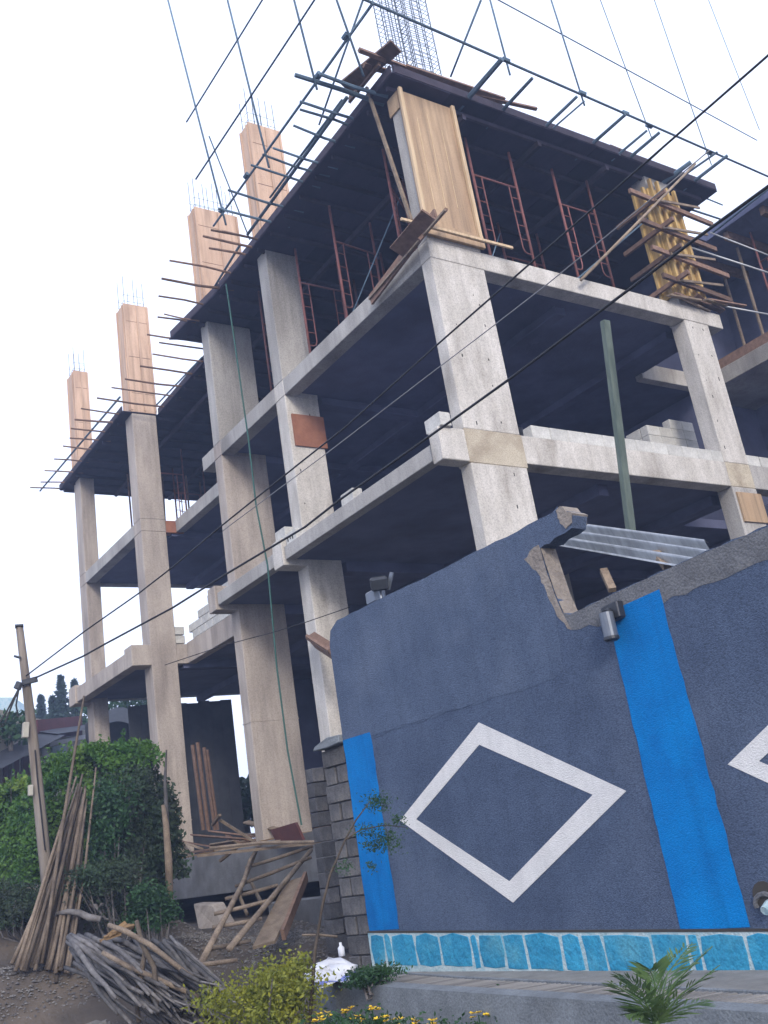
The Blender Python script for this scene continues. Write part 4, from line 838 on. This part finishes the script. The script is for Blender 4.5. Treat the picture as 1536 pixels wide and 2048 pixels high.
# young palm
pc = AD(1318,2085,5.6); pt_ = thing('young_palm', (pc.x,pc.y,-1.6), 'young feathery palm in front of the kerb at lower right', 'palm')
def frond(p0, p1, p2, wd, n_):
    Cs, As, Bs = [], [], []
    for i in range(n_):
        t = (i+.5)/n_; p = p0*(1-t)**2+p1*2*t*(1-t)+p2*t*t; d_ = ((p1-p0)*(1-t)+(p2-p1)*t).normalized(); s_ = d_.cross(V((0,0,1))).normalized()
        for sg in (-1,1):
            L_ = wd*(math.sin(math.pi*min(1,.12+t*.9))**.6); a = (s_*sg*.75+d_*.6+V((0,0,random.uniform(-.25,.1)))).normalized(); Cs.append(p+a*L_*.5); As.append(a*L_*.5); Bs.append(a.cross(V((0,0,1))).cross(a).normalized()*.012 if False else s_.cross(a).normalized()*.0+d_*.011)
    return Cs, As, Bs
CC, AA, BB = [], [], []
tips = [((1330,1960),(1425,1892)),((1345,1990),(1440,1930)),((1320,1930),(1385,1885)),((1290,1960),(1232,1950)),((1290,1990),(1215,1962)),((1312,1930),(1300,1940)),((1305,2010),(1250,2030)),((1350,2010),(1420,2000))]
base_ = AD(1312,2050,5.6)
build(MB().tube([V((pc.x,pc.y,-1.6)),base_,AD(1318,2000,5.6)], [.03,.022,.012], 7), 'stem', M['palm'], pt_)
for (m1,m2) in tips:
    dd = random.uniform(-.25,.25); p1, p2 = AD(*m1,5.6+dd*.5), AD(*m2,5.6+dd); c_, a_, b_ = frond(base_,p1,p2,.16,26); CC += c_; AA += a_; BB += b_
    build(MB().tube([base_,base_*.25+p1*.5+p2*.25,p2], [.006,.004,.002], 5), 'frond_rib', M['palm'], pt_)
quads('leaflets', np.array([list(v) for v in CC]), np.array([list(v) for v in AA]), np.array([list(v) for v in BB]), M['palm'], pt_)
# sapling against the wall
sp = thing('sapling', AD(622,2030,10.4), 'thin bare-stemmed sapling with small leaf tufts in front of the pier', 'sapling')
build(MB().tube([AD(620,2040,10.3),AD(630,1900,10.4),AD(645,1810,10.45),(AD(660,1750,10.5)),AD(690,1680,10.5),AD(712,1640,10.5),AD(742,1600,10.45)], [.018,.016,.014,.012,.01,.008,.004], 6), 'stem', M['eucal'], sp, smooth=True)
build(MB().tube([AD(690,1680,10.5),AD(720,1660,10.45),AD(770,1650,10.4),AD(815,1655,10.35)], [.008,.006,.005,.003], 5), 'twig', M['eucal'], sp)
build(MB().tube([AD(605,1870,10.6),AD(640,1870,10.5),AD(675,1873,10.45)], .012, 5), 'twig', M['eucal'], sp)
pts = []
for (x,y_,rx,ry,n_,dd) in ((755,1605,28,20,420,10.4),(740,1660,36,16,240,10.4),(775,1680,30,26,420,10.35),(745,1690,20,12,160,10.4),(742,1732,12,14,60,10.4),(795,1640,16,14,120,10.35),(690,1735,16,16,110,10.45)):
    pts += [list(AD(x+rng.normal()*rx*.55, y_+rng.normal()*ry*.5, dd+rng.normal()*.06)) for _ in range(n_)]
A, B = leaf_axes(len(pts), .017, asp=.4); quads('foliage', np.array(pts), A, B, M['dkgreen'], sp, kind='stuff')
# white sack
sk = thing('plastic_sack', AD(650,1950,10.9), 'slumped white sack with a blue stripe at the kerb end', 'sack')
c = AD(655,1942,10.9); mb = MB(); nu, nv = 18, 10
def sackp(i, j, e=0):
    an = 2*math.pi*i/nu; t = j/(nv-1); r_ = (1-t**3)**.5*(1+.16*math.sin(an*2+t*3)+.1*math.sin(an*5+1+t*5)); return c+V((math.cos(an)*(.27+e)*r_+.08*t, math.sin(an)*(.26+e)*r_+.10*t, -.1+.15*t*(1+.4*math.sin(an+.7))+.02*math.sin(an*6+t*9)))
mb.v = [sackp(i,j) for j in range(nv) for i in range(nu)]; mb.f = [(j*nu+i,j*nu+(i+1)%nu,(j+1)*nu+(i+1)%nu,(j+1)*nu+i) for j in range(nv-1) for i in range(nu)]
build(mb, 'bag', M['sack'], sk, smooth=True)
mb = MB(); mb.v = [sackp(i,j,.006) for j in (1,2,3) for i in range(nu)]; mb.f = [(j*nu+i,j*nu+(i+1)%nu,(j+1)*nu+(i+1)%nu,(j+1)*nu+i) for j in range(2) for i in range(nu)]; build(mb, 'blue_stripe', M['sackb'], sk, smooth=True)
bt = thing('bottle', AD(684,1905,11.2), 'small white bottle standing against the foot of the pier', 'bottle'); c = AD(684,1912,11.2)
build(MB().tube([c,c+V((0,0,.08)),c+V((0,0,.1)),c+V((0,0,.13))], [.035,.035,.014,.014], 10), 'body', M['sack'], bt, smooth=True)

# ------------------------------------------------------------------ far left: house, trees
hs = thing('house', AD(80,1600,36), 'low house with dark tin roof and dark red panels behind the hedge', 'house')
pa, pb = AD(-120,1560,29), AD(225,1560,40); pa.z = pb.z = 0; dh = (pb-pa).normalized(); nh = V((dh.y,-dh.x,0))
if nh.dot(pa) > 0: nh = -nh
def HP(x, y, off=0):
    d_ = ray(x,y); t = pa.dot(nh)/V((d_.x,d_.y,0)).dot(nh); return d_*t+nh*off
Lh = (pb-pa).length; ztop = HP(80,1475).z
build(MB().prism([pa+V((0,0,.2)),pb+V((0,0,.2)),pb+V((0,0,ztop+.6)),pa+V((0,0,ztop+.6))], -nh*5), 'wall', M['cream'], hs)
def hpatch(name, q, mat, off=.05): build(MB().prism([HP(x,y_,off) for x,y_ in q], -nh*.05), name, M[mat], hs)
hpatch('red_panel', [(5,1525),(35,1518),(35,1565),(5,1570)], 'redwall'); hpatch('red_panel', [(42,1515),(62,1510),(62,1560),(42,1563)], 'redwall'); hpatch('red_panel', [(72,1440),(162,1432),(162,1470),(72,1482)], 'redwall')
hpatch('window', [(102,1494),(130,1488),(130,1530),(102,1536)], 'mortar'); hpatch('window', [(84,1498),(97,1495),(97,1540),(84,1542)], 'bwhite'); hpatch('beam', [(95,1485),(165,1470),(165,1478),(95,1494)], 'bwhite', .1)
e0, e1 = HP(-110,1545,1.0), HP(170,1470,1.0); r0, r1 = HP(-60,1455,-2), HP(170,1424,-2)
build(MB().add([HP(-60,1548,.9),HP(75,1480,.9),HP(85,1440,-1.5),HP(-60,1495,-1.5)], [(0,1,2,3)]).add([HP(72,1475,.7),HP(166,1462,.7),HP(164,1424,-1.5),HP(78,1438,-1.5)], [(0,1,2,3)]), 'roof', M['roofd'], hs)
dm = thing('curved_tin_shed', AY(250,1450,31), 'dark curved tin roof seen behind the far column', 'shed'); mb = MB()
for i in range(9):
    t = i/8; x = 205+85*t; y_ = 1448-40*math.sin(math.pi*(.1+t*.8)*1.0)**.7*(1-.35*t); mb.v += [AY(x,y_,32), AY(x-4,y_+28,30.5)]
mb.f = [(2*i,2*i+1,2*i+3,2*i+2) for i in range(8)]; build(mb, 'roof', M['dtin'], dm, smooth=True)
build(MB().box((AY(205,1450,32.2).x,32.2,.3),(AY(300,1450,32.2).x,34,AY(250,1425,32.2).z)), 'body', M['dtin'], dm)
fh = thing('distant_house', AD(10,1450,70), 'pale distant gable at the left edge beyond the utility pole', 'house')
build(MB().prism([AD(-60,1530,70),AD(45,1520,70),AD(40,1420,70),AD(28,1395,70),AD(-60,1395,70)], (3,6,0)), 'gable', M['mortar'], fh)
def conifer(px, base_y, top_y, d, lab):
    b_ = AD(px,base_y,d); t_ = AD(px,top_y,d); t = thing('conifer_tree', b_, lab, 'tree', 'conifers beyond the house'); hgt = t_.z-b_.z
    build(MB().tube([V((b_.x,b_.y,ground(b_.x,b_.y))),V((b_.x,b_.y,t_.z))], [.16,.02], 6), 'trunk', M['branch'], t)
    n_ = 1500; q = rng.random(n_)**.8; r_ = hgt*.26*(1-q)**.85*rng.random(n_)**.4; layer = .6+.4*np.sin(q*40)
    an = rng.random(n_)*6.283; Cs = np.stack([b_.x+np.cos(an)*r_*layer, b_.y+np.sin(an)*r_*layer, b_.z+hgt*q-.12*r_], 1); A, B = leaf_axes(n_, .16, .4, .4); quads('crown', Cs, A, B, M['conifer'], t)
conifer(126,1450,1352,46,'taller dark conifer rising behind the house roof'); conifer(153,1450,1362,46,'dark conifer touching the far column, behind the house'); conifer(84,1450,1392,50,'small thin conifer just right of the utility pole'); conifer(108,1450,1395,44,'short conifer left of the tallest one')
def crown(px, py, d, rad, n_, lab):
    c = AD(px,py,d); t = thing('tree', (c.x,c.y,.35), lab, 'tree'); build(MB().tube([(c.x,c.y,.3),c], [.15,.06], 6), 'trunk', M['branch'], t)
    Cs = np.array(c)+np.clip(rng.normal(size=(n_,3)),-1.5,1.15)*rad*np.array([.5,.5,.33]); A, B = leaf_axes(n_, .12); quads('crown', Cs, A, B, M['dkgreen'], t)
crown(245,1425,42,2.0,2000,'leafy tree top showing through under the lowest floor beside the far column'); crown(488,1600,33,1.5,2200,'green bush seen through the ground floor beside the third column'); crown(20,1455,32,.9,500,'small tree top over the house roof at the left edge')

# ------------------------------------------------------------------ gravel and litter on the bare ground
def scatter(name, n_, fn, size, mat):
    v = []; f = []
    for k in range(n_):
        x, y_ = fn(); z = ground(x, y_); r_ = size*random.uniform(.4,1.6); a_ = random.uniform(0,6.28); ca, sa = math.cos(a_)*r_, math.sin(a_)*r_; i = len(v)
        v += [V((x+ca,y_+sa,z)),V((x-sa*.7,y_+ca*.7,z+r_*.1)),V((x-ca,y_-sa,z)),V((x+sa*.7,y_-ca*.7,z)),V((x+ca*.1,y_,z+r_*.7)),V((x,y_,z-r_*.3))]
        f += [(i,i+1,i+4),(i+1,i+2,i+4),(i+2,i+3,i+4),(i+3,i,i+4)]
    mb = MB(); mb.v = v; mb.f = f; build(mb, name, M[mat], None, kind='stuff')
scatter('gravel', 5000, lambda: (random.uniform(1.5,8.8), 14.3+abs(random.gauss(0,1.1))), .022, 'stone')
scatter('leaf_litter', 5000, lambda: (random.uniform(1.5,8.9), random.uniform(12.2,17.2)), .028, 'branch')
scatter('gravel', 1500, lambda: (random.uniform(1.8,4.6), random.uniform(12.0,14.4)), .014, 'stone')

# ------------------------------------------------------------------ added blue volume lifting the shadows like lens glare
hz = MB().box((-75,-65,-4.2),(115,155,17.5))
hm = bpy.data.materials.new('haze_air'); hm.use_nodes = True; ht = hm.node_tree; ht.nodes.clear()
ho = ht.nodes.new('ShaderNodeOutputMaterial'); hv = ht.nodes.new('ShaderNodeVolumePrincipled')
hv.inputs['Color'].default_value = (.52,.66,1,1); hv.inputs['Density'].default_value = .003; hv.inputs['Anisotropy'].default_value = .2
ht.links.new(hv.outputs[0], ho.inputs['Volume'])
build(hz, 'haze', hm, None, kind='stuff')
